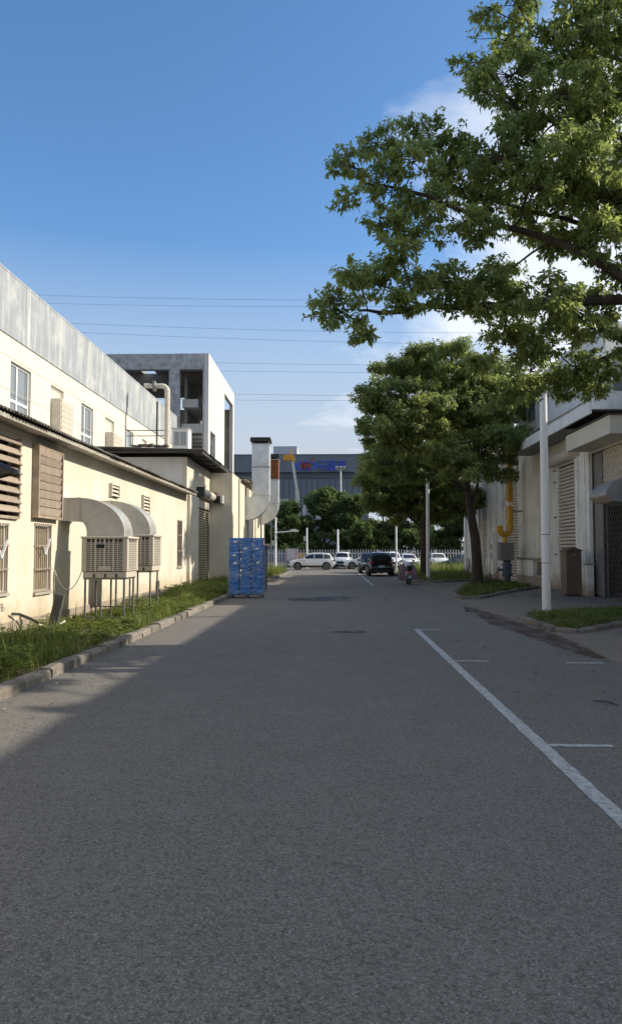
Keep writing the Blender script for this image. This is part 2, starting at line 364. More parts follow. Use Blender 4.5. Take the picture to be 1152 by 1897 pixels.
def thing(name, loc, label, cat, group=None, rz=0.0):
    o = bpy.data.objects.new(name, None); o.location = loc; o.rotation_euler = (0, 0, rz); o.empty_display_size = 0.3
    link(o); return tag(o, label, cat, group)
def piece(me_obj, name, parent, loc_world, first=[None]):
    """a copy that shares mesh data with me_obj, at a place given in world coordinates"""
    o = me_obj.copy(); o.name = name; COL.objects.link(o); o.parent = parent
    o.location = Vector(loc_world) - root_loc(parent); return o
def structure(b, name, m, label=None, **k):
    o = build(b, name, m, None, **k); o['kind'] = 'structure'
    if label: o['label'] = label
    return o
def shared(b, name, m, smooth=False):
    """mesh data for repeated pieces"""
    me = bpy.data.meshes.new(name); me.from_pydata(b.v, [], b.f); me.materials.append(m)
    import bmesh
    bm = bmesh.new(); bm.from_mesh(me); bmesh.ops.recalc_face_normals(bm, faces=bm.faces); bm.to_mesh(me); bm.free()
    if smooth: me.polygons.foreach_set('use_smooth', [True] * len(me.polygons))
    return me
def put(me, name, parent, loc_world, rot=None, scale=None, local=False):
    o = bpy.data.objects.new(name, me); link(o, parent)
    o.location = Vector(loc_world) if (parent is None or local) else Vector(loc_world) - root_loc(parent)
    if rot: o.rotation_euler = rot
    if scale: o.scale = scale
    return o

# ================================================================== SETTING: ground, road, paving, kerbs
def sheet(name, poly, z, m, label=None, parent=None):
    b = B(); b.add([(x, y, z) for x, y in poly], [tuple(range(len(poly)))])
    return structure(b, name, m, label) if parent is None else build(b, name, m, parent)
def slab(name, poly, z0, z1, m, label=None):
    b = B(); b.prism(poly, 'z', z0, z1); return structure(b, name, m, label)

sheet('ground', [(-2500, -600), (2500, -600), (2500, 4000), (-2500, 4000)], -0.03, M_earth)
sheet('road', [(-3.9, -25), (4.45, -25), (4.45, 62), (27, 62), (45, 62), (45, 83), (-45, 83), (-45, 64), (-3.6, 64), (-3.6, 50), (-3.9, 40)], 0.0, M_asphalt, 'worn grey asphalt road running towards the car park')
sheet('forecourt_paving', [(4.45, -25), (30, -25), (30, 44.5), (5.2, 44.5), (4.45, 42)], 0.003, M_concrete, 'stained concrete forecourt in front of the shutters')

road_marks = []
def mark(x0, x1, y0, y1, m=M_mark, jag=0.006, label=None):
    """painted stripe with a ragged edge, long side in y"""
    n = max(2, int((y1 - y0) / 0.07)) if (y1 - y0) > (x1 - x0) else 2
    b = B(); P = []
    if (y1 - y0) > (x1 - x0):
        for i in range(n + 1):
            y = y0 + (y1 - y0) * i / n
            P.append((x0 + random.uniform(-jag, jag), y, 0.005)); P.append((x1 + random.uniform(-jag, jag), y, 0.005))
    else:
        n = max(2, int((x1 - x0) / 0.05))
        for i in range(n + 1):
            x = x0 + (x1 - x0) * i / n
            P.append((x, y0 + random.uniform(-jag, jag), 0.005)); P.append((x, y1 + random.uniform(-jag, jag), 0.005))
    b.add(P, [(2 * i, 2 * i + 1, 2 * i + 3, 2 * i + 2) for i in range(n)])
    return structure(b, 'road_marking', m, label)
mark(1.82, 1.945, 1.2, 17.2, label='long white line along the parking bays')
mark(1.95, 2.52, 6.94, 7.03, jag=0.006, label='white tick closing the nearest parking bay')
mark(1.95, 2.50, 12.22, 12.32, jag=0.006, label='white tick between the two parking bays')
mark(1.95, 2.42, 17.10, 17.20, jag=0.006, label='white tick at the far end of the parking line')
mark(3.65, 4.24, 12.05, 12.15, jag=0.006, label='lone white tick beside the concrete forecourt')
mark(1.92, 2.03, 25.7, 30.6, M_markold, label='short worn white dash in the road')
mark(1.9, 3.3, 19.05, 19.16, M_markold, .02, label='nearly worn out white band across the bay')
mark(2.05, 4.2, 25.75, 25.85, M_markold, .02, label='faint worn band across the drive entrance')
mark(2.02, 2.14, 39.0, 62.0, label='white line running up to the dark cars')
# silt along the paving edge, oil film, patches
def blob(name, cx, cy, rx, ry, z, m, rough=0.35, n=40, label=None):
    ph = [random.uniform(0, 6.28) for _ in range(5)]
    P = []
    for i in range(n):
        t = 2 * math.pi * i / n
        k = 1 + rough * sum(math.sin((j + 2) * t + ph[j]) / (j + 2) for j in range(5))
        P.append((cx + rx * k * math.cos(t), cy + ry * k * math.sin(t), z))
    b = B(); b.add(P, [tuple(range(n))]); return structure(b, name, m, label)
b = B(); P = []
for i in range(60):
    y = 12.6 + (24.0 - 12.6) * i / 59; t = i / 59
    w = 0.42 * math.sin(math.pi * min(1, max(0.02, t))) ** 0.5 + 0.03
    xc = 4.46 - 0.25 * t + 0.05 * math.sin(y * 1.3)
    P += [(xc - w * random.uniform(0.8, 1.2), y, 0.007), (xc + w * random.uniform(0.5, 0.8), y, 0.007)]
b.add(P, [(2 * i, 2 * i + 1, 2 * i + 3, 2 * i + 2) for i in range(59)])
structure(b, 'silt_strip', M_rust_dirt, 'rusty brown silt along the edge of the concrete')
blob('oil_stain', -0.35, 28.2, 1.2, 1.5, 0.004, M_oil, label='dark oil stain in the middle of the road')
blob('oil_stain', 0.35, 16.6, 0.4, 0.28, 0.004, M_oil, label='small dark tar smear left of the white line')

# kerbs, stone by stone
kerb_n = [0]
def kerb(name, path, m=M_kerb, L=0.85, w=0.2, h=0.14, label=None, closed=False):
    root = bpy.data.objects.new(name, None); root.location = (*path[0], 0); link(root); root['kind'] = 'structure'
    if label: root['label'] = label
    pts = [Vector((*p, 0)) for p in path]
    if closed: pts.append(pts[0])
    base = B().box(-w / 2, w / 2, -0.5, 0.5, -0.06, h)
    # worn upper edges
    bv = B()
    prof = [(-w / 2, -0.06), (w / 2, -0.06), (w / 2, h * 0.72), (w / 2 - 0.03, h * 0.96), (-w / 2 + 0.03, h), (-w / 2, h * 0.85)]
    for k in range(5):
        y = -0.5 + k / 4
        for (px, pz) in prof: bv.v.append((px + random.uniform(-.012, .012), y, pz + random.uniform(-.010, .010) if pz > 0 else pz))
    n = len(prof)
    for k in range(4):
        for i in range(n): bv.f.append((k * n + i, k * n + (i + 1) % n, (k + 1) * n + (i + 1) % n, (k + 1) * n + i))
    bv.f.append(tuple(range(n))); bv.f.append(tuple(4 * n + i for i in range(n)))
    me = shared(bv, 'kerb_stone', m)
    for a_, b_ in zip(pts[:-1], pts[1:]):
        d = b_ - a_; N = max(1, round(d.length / L)); u = d / N; ang = math.atan2(d.y, d.x) - math.pi / 2
        for i in range(N):
            c = a_ + u * (i + 0.5)
            o = put(me, 'kerb_stone', root, c + Vector((random.uniform(-.012, .012), random.uniform(-.01, .01), random.uniform(-.02, .008))),
                    rot=(R(random.uniform(-1.2, 1.2)), R(random.uniform(-2.5, 2.5)), ang + R(random.uniform(-1.2, 1.2)) + (math.pi if random.random() < .5 else 0)),
                    scale=(1, u.length - random.uniform(0.012, 0.04), 1))
    return root
kerb('kerb', [(-4.0, 2.0), (-3.98, 13.0), (-4.0, 22.0), (-4.08, 41.0)], label='low worn concrete kerb along the left verge')
kerb('kerb', [(-5.3, 50.4), (-4.0, 50.1), (-3.75, 51.0), (-3.6, 63.4), (-4.2, 64.2), (-12, 64.4)], label='kerb round the far grass verge by the lamp post')
verge = [(-6.6, -8), (-4.1, -8), (-4.08, 22), (-4.18, 41), (-5.4, 41), (-5.4, 40.5), (-6.6, 40.5)]
slab('verge', verge, -0.05, 0.085, M_soil, 'weedy soil verge between kerb and workshop')
verge2 = [(-5.4, 50.5), (-4.1, 50.2), (-3.85, 51.1), (-3.7, 63.3), (-4.2, 64.1), (-30, 64.2), (-30, 60.6), (-5.4, 60.6)]
slab('verge', verge2, -0.05, 0.085, M_soil, 'far grass verge behind the blue crates')
sheet('apron_paving', [(-5.4, 41.0), (-3.95, 41.0), (-3.72, 50.0), (-5.4, 50.0)], 0.01, M_concrete, 'sunlit concrete apron beside the cream wall')
sheet('lot_edge_soil', [(-45, 83), (45, 83), (45, 90), (-45, 90)], -0.012, M_soil)
ISL_A = [(4.84, 16.75), (4.78, 18.2), (4.90, 19.8), (5.35, 21.2), (6.1, 21.9), (9.6, 23.2), (9.6, 20.0), (6.8, 18.1), (5.25, 16.45)]
ISL_B = [(4.80, 28.1), (4.72, 29.6), (4.9, 31.0), (6.2, 36.5), (7.4, 40.6), (9.7, 41.5), (9.8, 36.6), (7.5, 32.6), (5.3, 28.0)]
ISL_C = [(5.0, 43.0), (4.75, 44.5), (4.8, 60.5), (6.9, 63.5), (7.2, 71.5), (26, 71.5), (26, 59.6), (9.9, 59.5), (9.9, 46.2), (7.4, 44.6), (5.8, 42.8)]
def shrink(poly, d):
    c = Vector((sum(p[0] for p in poly) / len(poly), sum(p[1] for p in poly) / len(poly)))
    out = []
    n = len(poly)
    for i in range(n):
        p0, p1, p2 = Vector(poly[i - 1]), Vector(poly[i]), Vector(poly[(i + 1) % n])
        n1 = (p1 - p0).normalized(); n2 = (p2 - p1).normalized()
        nn = (Vector((n1.y, -n1.x)) + Vector((n2.y, -n2.x)))
        nn = nn.normalized() if nn.length > 1e-6 else Vector((n1.y, -n1.x))
        q = p1 + nn * d
        if (q - c).length > (p1 - c).length: q = p1 - nn * d
        out.append((q.x, q.y))
    return out
for poly, lab in ((ISL_A, 'grass island round the near white lamp pole'), (ISL_B, 'grass island under the leaning tree'), (ISL_C, 'grass bed behind the scooter')):
    slab('planting_island', shrink(poly, 0.06), -0.05, 0.08, M_soil, lab)
    kerb('island_kerb', poly, L=0.7, w=0.17, h=0.12, label='kerb of the ' + lab, closed=True)

# ------------------------------------------------------------------ grass and weeds (nobody could count the blades)
def inside(P, poly):
    x, y = P[:, 0], P[:, 1]; r = np.zeros(len(P), bool); n = len(poly)
    for i in range(n):
        x0, y0 = poly[i]; x1, y1 = poly[(i + 1) % n]
        c = ((y0 > y) != (y1 > y)) & (x < (x1 - x0) * (y - y0) / (y1 - y0 + 1e-12) + x0); r ^= c
    return r
def np_mesh(name, V, F, tint, m, parent=None):
    me = bpy.data.meshes.new(name)
    V = np.asarray(V, np.float32); F = np.asarray(F, np.int32); k = F.shape[1]
    me.vertices.add(len(V)); me.vertices.foreach_set('co', V.ravel())
    me.loops.add(F.size); me.loops.foreach_set('vertex_index', F.ravel())
    me.polygons.add(len(F)); me.polygons.foreach_set('loop_start', np.arange(0, F.size, k, dtype=np.int32))
    me.update(calc_edges=True)
    at = me.attributes.new('tint', 'FLOAT', 'FACE'); at.data.foreach_set('value', np.asarray(tint, np.float32))
    me.materials.append(m)
    o = bpy.data.objects.new(name, me); return link(o, parent)
def leaves_geo(P, D, N, L, Wd, droop=0.15, fold=0.25):
    """rhombic leaves folded along the midrib: base P, direction D, normal N"""
    D = D / np.linalg.norm(D, axis=1, keepdims=True)
    Sd = np.cross(D, N); Sd /= np.linalg.norm(Sd, axis=1, keepdims=True) + 1e-9
    Nn = np.cross(Sd, D); L = L[:, None]; Wd = Wd[:, None]
    mid = P + D * L * 0.45
    a_ = mid + Sd * Wd + Nn * Wd * fold; c_ = mid - Sd * Wd + Nn * Wd * fold
    tip = P + D * L - np.array([0, 0, 1.0]) * L * droop
    V = np.stack([P, a_, tip, c_], 1).reshape(-1, 3)
    i = np.arange(len(P))[:, None] * 4
    F = np.concatenate([i + np.array([[0, 1, 2]]), i + np.array([[0, 2, 3]])], 1).reshape(-1, 3)
    return V, F
def grass(name, poly, n, h, label, z=0.08, weeds=0, lean=0.45, tint=(0.1, 0.9), hfun=None, leafsize=0.05, cat='grass', dens=None):
    lo = np.min(poly, 0); hi = np.max(poly, 0)
    P = rng.uniform(lo, hi, (int(n * 3), 2)); P = P[inside(P, poly)]
    # clumped: keep points where a cheap noise is high
    g = np.sin(P[:, 0] * 3.1 + 1.3 * np.sin(P[:, 1] * 1.7)) + np.sin(P[:, 1] * 2.3 + 0.7 * np.sin(P[:, 0] * 4.1)) + rng.normal(0, 1.1, len(P))
    keep = g > -0.9
    if dens is not None: keep &= rng.uniform(0, 1, len(P)) < dens(P)
    P = P[keep][:n]; g = g[keep][:n]
    N = len(P)
    hh = h * rng.lognormal(-0.15, 0.4, N) * np.clip(0.75 + 0.16 * g, 0.4, 1.4)
    if hfun is not None: hh = hh * hfun(P)
    th = rng.uniform(0, 6.283, N); ln = rng.uniform(0.05, lean, N) * hh * 1.5
    base = np.c_[P, np.full(N, z - 0.01)]
    dirv = np.c_[np.cos(th), np.sin(th), np.zeros(N)]; side = np.c_[-np.sin(th), np.cos(th), np.zeros(N)]
    w = (0.0045 + 0.012 * hh)[:, None]
    mid = base + dirv * (ln * 0.3)[:, None] + np.array([0, 0, 1.]) * (hh * 0.6)[:, None]
    tip = base + dirv * ln[:, None] + np.array([0, 0, 1.]) * hh[:, None]
    V = np.stack([base - side * w, base + side * w, mid + side * w * .7, mid - side * w * .7, tip], 1).reshape(-1, 3)
    i = np.arange(N)[:, None] * 5
    F = np.concatenate([i + np.array([[0, 1, 2]]), i + np.array([[0, 2, 3]]), i + np.array([[3, 2, 4]])], 1).reshape(-1, 3)
    t = np.repeat(np.clip(rng.normal(0.45, 0.2, N) + 0.06 * g, *tint), 3)
    if weeds:
        # broad-leaved weeds: rosettes on short stems
        nw = weeds
        Q = rng.uniform(lo, hi, (nw * 4, 2)); Q = Q[inside(Q, poly)]
        gg = np.sin(Q[:, 0] * 2.1 + 2 * np.sin(Q[:, 1] * 1.1)) + np.sin(Q[:, 1] * 1.9 + 1.1) + rng.normal(0, .8, len(Q)); Q = Q[gg > -0.2][:nw]; nw = len(Q)
        hw = h * rng.uniform(0.5, 1.6, nw)
        if hfun is not None: hw = hw * hfun(Q)
        k = 14
        PP = np.repeat(np.c_[Q, np.full(nw, z)], k, 0); hr = np.repeat(hw, k)
        PP[:, 2] += hr * rng.uniform(0.15, 1.0, nw * k); PP[:, :2] += rng.normal(0, 0.3, (nw * k, 2)) * hr[:, None] * 0.6
        th = rng.uniform(0, 6.283, nw * k); D = np.c_[np.cos(th), np.sin(th), rng.uniform(-.1, .7, nw * k)]
        Nn = np.c_[rng.normal(0, .3, nw * k), rng.normal(0, .3, nw * k), np.ones(nw * k)]
        L = leafsize * rng.uniform(0.7, 1.7, nw * k)
        V2, F2 = leaves_geo(PP, D, Nn, L, L * 0.32)
        V = np.r_[V, V2]; F = np.r_[F, F2 + len(V) - len(V2)]; t = np.r_[t, np.repeat(np.clip(rng.normal(.38, .17, nw * k), .05, .8), 2)]
    o = np_mesh(name, V, F, t, L_grass); return tag(o, label, cat, None, 'stuff')

# ================================================================== BUILDINGS
def wall_x(b, x, t, u0, u1, v0, v1, holes=()):
    """wall in the plane x, facing sign(t) with thickness |t|; holes (y0,y1,z0,z1) get reveals"""
    xo, xi = x, x - t
    us = sorted({u0, u1, *[h[0] for h in holes], *[h[1] for h in holes]}); vs = sorted({v0, v1, *[h[2] for h in holes], *[h[3] for h in holes]})
    for ua, ub in zip(us[:-1], us[1:]):
        for va, vb in zip(vs[:-1], vs[1:]):
            mu, mv = (ua + ub) / 2, (va + vb) / 2
            if any(h[0] < mu < h[1] and h[2] < mv < h[3] for h in holes): continue
            b.add([(xo, ua, va), (xo, ub, va), (xo, ub, vb), (xo, ua, vb)], [(0, 1, 2, 3)])
            b.add([(xi, ua, va), (xi, ub, va), (xi, ub, vb), (xi, ua, vb)], [(3, 2, 1, 0)])
    for (a_, c, d, f) in [(u0, u1, v0, v1), *holes]:
        for (p, q) in (((a_, d), (c, d)), ((c, d), (c, f)), ((c, f), (a_, f)), ((a_, f), (a_, d))):
            b.add([(xo, *p), (xo, *q), (xi, *q), (xi, *p)], [(0, 1, 2, 3)])
    return b
def wall_y(b, y, t, u0, u1, v0, v1, holes=()):
    c = B(); wall_x(c, y, t, u0, u1, v0, v1, holes)
    return b.add([(py, px, pz) for (px, py, pz) in c.v], [tuple(reversed(f)) for f in c.f])

def corr_sheet(width, length, slope_dz, pitch=0.15, amp=0.024, t=0.012, seg=5):
    """corrugated sheet running along -x by length, rising slope_dz, width along y"""
    n = int(width / pitch) * seg; b = B()
    rows = []
    for (fx, dz) in ((0, 0), (0.5, 0), (1, 0)):
        for top in (1, 0):
            rows.append([(-length * fx, width * i / n, slope_dz * fx + amp * math.sin(2 * math.pi * i / seg) + (t if top else 0)) for i in range(n + 1)])
    for r in rows: b.v += r
    k = n + 1
    for s_ in (0, 1):
        for i in range(n):
            a0 = s_ * 2 * k; b.f.append((a0 + i, a0 + i + 1, a0 + 2 * k + i + 1, a0 + 2 * k + i))
            b.f.append((a0 + k + i + 1, a0 + k + i, a0 + 3 * k + i, a0 + 3 * k + i + 1))
    for i in range(n): b.f.append((i, k + i, k + i + 1, i + 1))
    return b

def bar_window(root, y0, y1, z0, z1, x, inset=0.10, panes=M_pane_brown, label=None):
    """recessed window with an outer grille of thin bars"""
    f = B()
    w = 0.05
    f.box(x - inset, x - inset + 0.05, y0, y0 + w, z0, z1); f.box(x - inset, x - inset + 0.05, y1 - w, y1, z0, z1)
    f.box(x - inset + .001, x - inset + 0.049, y0 + w, y1 - w, z0, z0 + w); f.box(x - inset + .001, x - inset + 0.049, y0 + w, y1 - w, z1 - w, z1)
    o = build(f, 'window', M_white_frame, root)
    if label: o['label'] = label
    build(B().box(x - inset - 0.01, x - inset + 0.012, y0 + w, y1 - w, z0 + w, z1 - w), 'pane', panes, o)
    g = B().box(-0.008, 0.008, -0.008, 0.008, z0 - 0.01, z1 + 0.01); me = shared(g, 'window_bar', M_louvre)
    n = max(5, int((y1 - y0) / 0.11))
    for i in range(n + 1): put(me, 'window_bar', o, (x + 0.012, y0 + 0.01 + (y1 - y0 - 0.02) * i / n, 0))
    for zz in (z0 + 0.02, z0 + (z1 - z0) * .34, z0 + (z1 - z0) * .68, z1 - 0.02):
        build(B().box(x + 0.02, x + 0.034, y0 - 0.02, y1 + 0.02, zz - 0.014, zz + 0.014), 'window_bar', M_louvre, o)
    build(B().box(x - inset, x + 0.06, y0 - 0.03, y1 + 0.03, z0 - 0.06, z0 - 0.005), 'sill', M_gutter, o, bevel=0.006)
    return o

# ---------------------------------------------------------------- low workshop on the left
WX = -6.6
ws = thing('workshop_building', (WX, 20, 0), 'low cream workshop with corrugated roof and louvred vents along the verge', 'building')
holes = [(13.3, 15.62, 2.48, 4.08), (13.9, 15.2, 0.92, 2.32), (16.58, 17.56, 0.84, 2.38), (32.0, 33.0, 1.1, 3.1)]
b = B(); wall_x(b, WX, 0.22, -10, 34.0, 0.32, 4.32, holes); build(b, 'wall', M_cream, ws)
b = B().box(WX - 0.22, WX + 0.03, -10, 34.0, -0.05, 0.319); build(b, 'plinth', M_plinth, ws, bevel=0.01)
build(B().box(-11, WX - 0.9, -10, 34.0, 0, 4.2), 'interior', M_dark_in, ws)
# roof sheets over a cement eave
rf = build(B().box(-6.30, -6.15, -10, 34.0, 4.28, 4.375), 'roof', M_gutter, ws, bevel=0.008)
build(B().box(WX - 0.1, -6.301, -10, 34.0, 4.33, 4.37), 'soffit', M_gutter, rf)
me = shared(corr_sheet(0.96, 5.0, 1.0), 'roof_sheet', M_roofsheet)
y = -10
while y < 33.2:
    put(me, 'roof_sheet', rf, (-6.05 + random.uniform(-.03, .03), y, 4.41 + random.uniform(-.006, .012)), rot=(0, 0, R(random.uniform(-.3, .3)))); y += 0.93
# open louvre at the frame's left edge
lv = build(B().box(WX - .12, WX + .06, 15.60, 15.66, 2.44, 4.12).box(WX - .12, WX + .06, 13.26, 13.32, 2.44, 4.12).box(WX - .12, WX + .06, 13.32, 15.60, 2.42, 2.48), 'louvre_window', M_louvre, ws)
build(B().box(WX - .35, WX - .3, 13.32, 15.60, 2.48, 4.12), 'backing', M_dark_in, lv)
sl = B().obox((0, 0, 0), 0.17, 2.30, 0.022, Matrix.Rotation(R(52), 3, 'Y')); me = shared(sl, 'slat', M_louvre)
for i in range(8): put(me, 'slat', lv, (WX + 0.05, 14.48, 2.62 + i * 0.20), rot=(R(random.uniform(-.5, .5)), R(random.uniform(-4, 4)), 0))
# closed louvre box
lb = build(B().box(WX, WX + .16, 16.38, 16.44, 2.50, 4.14).box(WX, WX + .16, 17.84, 17.90, 2.50, 4.14).box(WX, WX + .15, 16.44, 17.84, 2.50, 2.56).box(WX, WX + .15, 16.44, 17.84, 4.08, 4.14), 'louvre_box', M_louvre, ws)
build(B().box(WX + .002, WX + .07, 16.44, 17.84, 2.56, 4.08), 'backing', M_dark_in, lb)
me = shared(B().obox((0, 0, 0), 0.02, 1.36, 0.172, Matrix.Rotation(R(11), 3, 'Y')), 'slat', M_louvre)
for i in range(8): put(me, 'slat', lb, (WX + 0.125, 17.14, 2.66 + i * 0.19), rot=(R(random.uniform(-.3, .3)), 0, 0))
# windows and their white stays
w1 = bar_window(ws, 13.9, 15.2, 0.92, 2.32, WX); w2 = bar_window(ws, 16.58, 17.56, 0.84, 2.38, WX)
bar_window(ws, 32.0, 33.0, 1.1, 3.1, WX, panes=M_glass_d)
for w, yy, zz in ((w2, 17.10, 1.68), (w1, 14.80, 1.62)):
    build(B().bar((WX + .05, yy, zz), (WX + .05, yy + .27, zz + .36), 0.05, 0.03).bar((WX + .045, yy - .06, zz + .16), (WX + .045, yy + .01, zz - .01), 0.035, 0.03), 'window_stay', M_white_frame, w)
# small vents
for (y0, y1, z0, z1) in ((22.1, 22.95, 3.38, 3.78), (25.9, 26.8, 2.95, 3.72)):
    v = build(B().box(WX, WX + .10, y0, y0 + .05, z0, z1).box(WX, WX + .10, y1 - .05, y1, z0, z1).box(WX, WX + .099, y0 + .05, y1 - .05, z1 - .04, z1).box(WX, WX + .02, y0 + .05, y1 - .05, z0, z1 - .04), 'vent', M_louvre_w, ws); build(B().box(WX + .021, WX + .025, y0 + .06, y1 - .06, z0 + .01, z1 - .05), 'backing', M_dark_in, v)
    me = shared(B().obox((0, 0, 0), 0.11, y1 - y0 - .1, 0.015, Matrix.Rotation(R(48), 3, 'Y')), 'slat', M_louvre_w)
    for i in range(int((z1 - z0) / 0.12)): put(me, 'slat', v, (WX + .06, (y0 + y1) / 2, z0 + .07 + i * .12))
# stamped black numbers by the corner window
ink = B()
for (yy, zz, seg) in ((14.78, .56, 'abgcd'), (14.90, .56, 'abcdfg'), (15.02, .56, 'afedcg')):
    hh, ww = .15, .075
    sgm = {'a': ((0, hh), (ww, hh)), 'b': ((ww, hh), (ww, hh / 2)), 'c': ((ww, hh / 2), (ww, 0)), 'd': ((0, 0), (ww, 0)), 'e': ((0, 0), (0, hh / 2)), 'f': ((0, hh / 2), (0, hh)), 'g': ((0, hh / 2), (ww, hh / 2))}
    for s_ in seg:
        (p, q), (r_, t_) = sgm[s_]; ink.bar((WX + .003, yy + p, zz + q), (WX + .003, yy + r_, zz + t_ + 0.001), 0.014, 0.003)
build(ink, 'stencil', M_ink, ws)
# dark sheet awning at the edge of the frame
aw = thing('sheet_awning', (WX, 13.6, 3.1), 'dark navy sheet awning sticking out over the corner louvre', 'awning')
b = B(); b.add([(WX + .08, 12.2, 3.60), (WX + .08, 13.4, 3.60), (WX + 1.0, 13.35, 3.20), (WX + 1.0, 12.2, 3.26), (WX + .08, 12.2, 3.20), (WX + .08, 13.4, 3.00), (WX + 1.0, 13.35, 3.14), (WX + 1.0, 12.2, 3.20)], [(0, 1, 2, 3), (7, 6, 5, 4), (0, 4, 5, 1), (1, 5, 6, 2), (2, 6, 7, 3), (3, 7, 4, 0)])
build(b, 'sheet', M_navy, aw); build(B().bar((WX, 13.3, 2.9), (WX + .9, 13.25, 3.12), .03), 'strut', M_dark_steel, aw)

# ---------------------------------------------------------------- annex with the lattice shutter and dark canopy roof
an = thing('annex_building', (WX, 37, 0), 'taller annex with dark overhanging roof above a lattice shutter', 'building')
b = B(); wall_x(b, WX, 0.22, 34.02, 40.5, 0.0, 6.05, [(36.4, 40.1, 0.02, 4.42)]); build(b, 'wall', M_cream, an)
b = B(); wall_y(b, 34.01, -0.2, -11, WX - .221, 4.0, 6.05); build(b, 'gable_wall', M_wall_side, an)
build(B().box(WX - 0.05, WX + 0.14, 34.15, 36.38, 0, 4.36), 'pilaster', M_cream, an, bevel=0.01)
build(B().box(WX - 2.0, WX - 1.2, 36.0, 40.4, 0, 5), 'interior', M_dark_in, an)
sh = build(B().tube([(WX + .16, 36.5, 4.66), (WX + .16, 40.2, 4.66)], .23, 18), 'shutter_drum', M_shutter, an, smooth=True)
for y0 in (36.42, 40.22): build(B().box(WX - .02, WX + .40, y0, y0 + .04, 4.42, 4.90), 'drum_bracket', M_dark_steel, sh)
lt = build(B().box(WX - .06, WX + .03, 36.42, 36.50, 0.02, 4.42), 'roller_shutter', M_dark_steel, an)
build(B().box(WX - .06, WX + .03, 40.02, 40.08, 0.02, 4.42), 'side_rail', M_dark_steel, lt)
me = shared(B().box(-.03, .03, 36.50 - 38.26, 40.02 - 38.26, -.055, .055), 'slat', M_shutter)
for i in range(4): put(me, 'slat', lt, (WX + .0, 38.26, 4.36 - i * .118))
bb = B()
for i in range(30):
    z = 0.25 + i * 0.122
    bb.box(-.012, .012, -1.76, 1.76, z, z + 0.045)
for k in range(13):
    yy = -1.76 + 3.52 * k / 12
    for i in range(30):
        z = 0.25 + i * 0.122; s_ = 0.147 * (i % 2)
        if yy + s_ < 1.74: bb.box(-.010, .010, yy + s_, yy + s_ + .03, z + .045, z + .122)
M_lat = mat('lattice_shutter', (0.46, 0.41, 0.26), 0.5, metal=0.2, var=0.15)
g_ = put(shared(bb, 'lattice', M_lat), 'lattice', lt, (WX - .005, 38.26, 0)); g_['kind'] = 'stuff'
build(B().box(WX - .04, WX + .02, 36.5, 40.02, 0.02, 0.24), 'bottom_rail', M_dark_steel, lt)
# canopy roof
rf = build(B().box(-5.86, -5.80, 33.42, 44.2, 6.13, 6.27).box(-10.9, -5.861, 33.40, 33.45, 6.16, 6.25), 'roof', M_dark_steel, an)
for yy in (34.6, 36.3, 38.0, 39.7, 41.4, 43.2): build(B().box(WX - .15, -5.87, yy, yy + .09, 6.06, 6.15), 'rafter', M_dark_steel, rf)
me = shared(corr_sheet(0.96, 5.2, 0.16, pitch=0.16, amp=0.018), 'roof_sheet', M_roofsheet)
y = 33.36
while y < 43.6: put(me, 'roof_sheet', rf, (-5.74 + random.uniform(-.03, .03), y, 6.29 + random.uniform(0, .012))); y += 0.93
# rubble of tiles on the roof edge
for i in range(5):
    build(B().obox((-8.9 + i * .32, 33.9, 6.53 + (0.04 if i in (1, 2) else 0)), .36, .5, .07, Matrix.Rotation(R(random.uniform(-14, 14)), 3, 'Y')), 'loose_tile', M_roofsheet, rf)
# black box lamp on the return wall
lamp = thing('wall_lamp', (-6.1, 40.3, 4.3), 'small black box floodlight with white side on the return wall above the shutter', 'lamp')
build(B().box(-6.35, -5.98, 40.2, 40.49, 4.35, 4.72), 'housing', M_trim, lamp); build(B().box(-5.975, -5.84, 40.12, 40.49, 4.33, 4.75), 'cover', M_white_frame, lamp)

# ---------------------------------------------------------------- long cream hall beyond the annex
hx = -5.4
hall = thing('hall_building', (hx, 50, 0), 'cream hall with two ducts rising from its road side', 'building')
b = B().box(-10.8, hx, 40.52, 60.0, 0, 6.0); build(b, 'wall', M_cream, hall)
for yy in (43.2, 47.9, 52.4, 57.0): build(B().box(hx - .02, hx + .07, yy, yy + .14, 0, 5.95), 'downpipe' , M_gutter, hall)
rf = build(B().box(-11, hx + .34, 44.25, 60.3, 6.0, 6.05), 'roof', M_gutter, hall)
me = shared(corr_sheet(0.96, 5.4, 0.5, pitch=0.16, amp=0.02), 'roof_sheet', M_roofsheet)
y = 44.3
while y < 60: put(me, 'roof_sheet', rf, (hx + .45 + random.uniform(-.03, .03), y, 6.09)); y += 0.93
build(B().box(-6.59, hx + .02, 40.46, 40.52, 0.0, 0.12), 'step', M_gutter, hall)

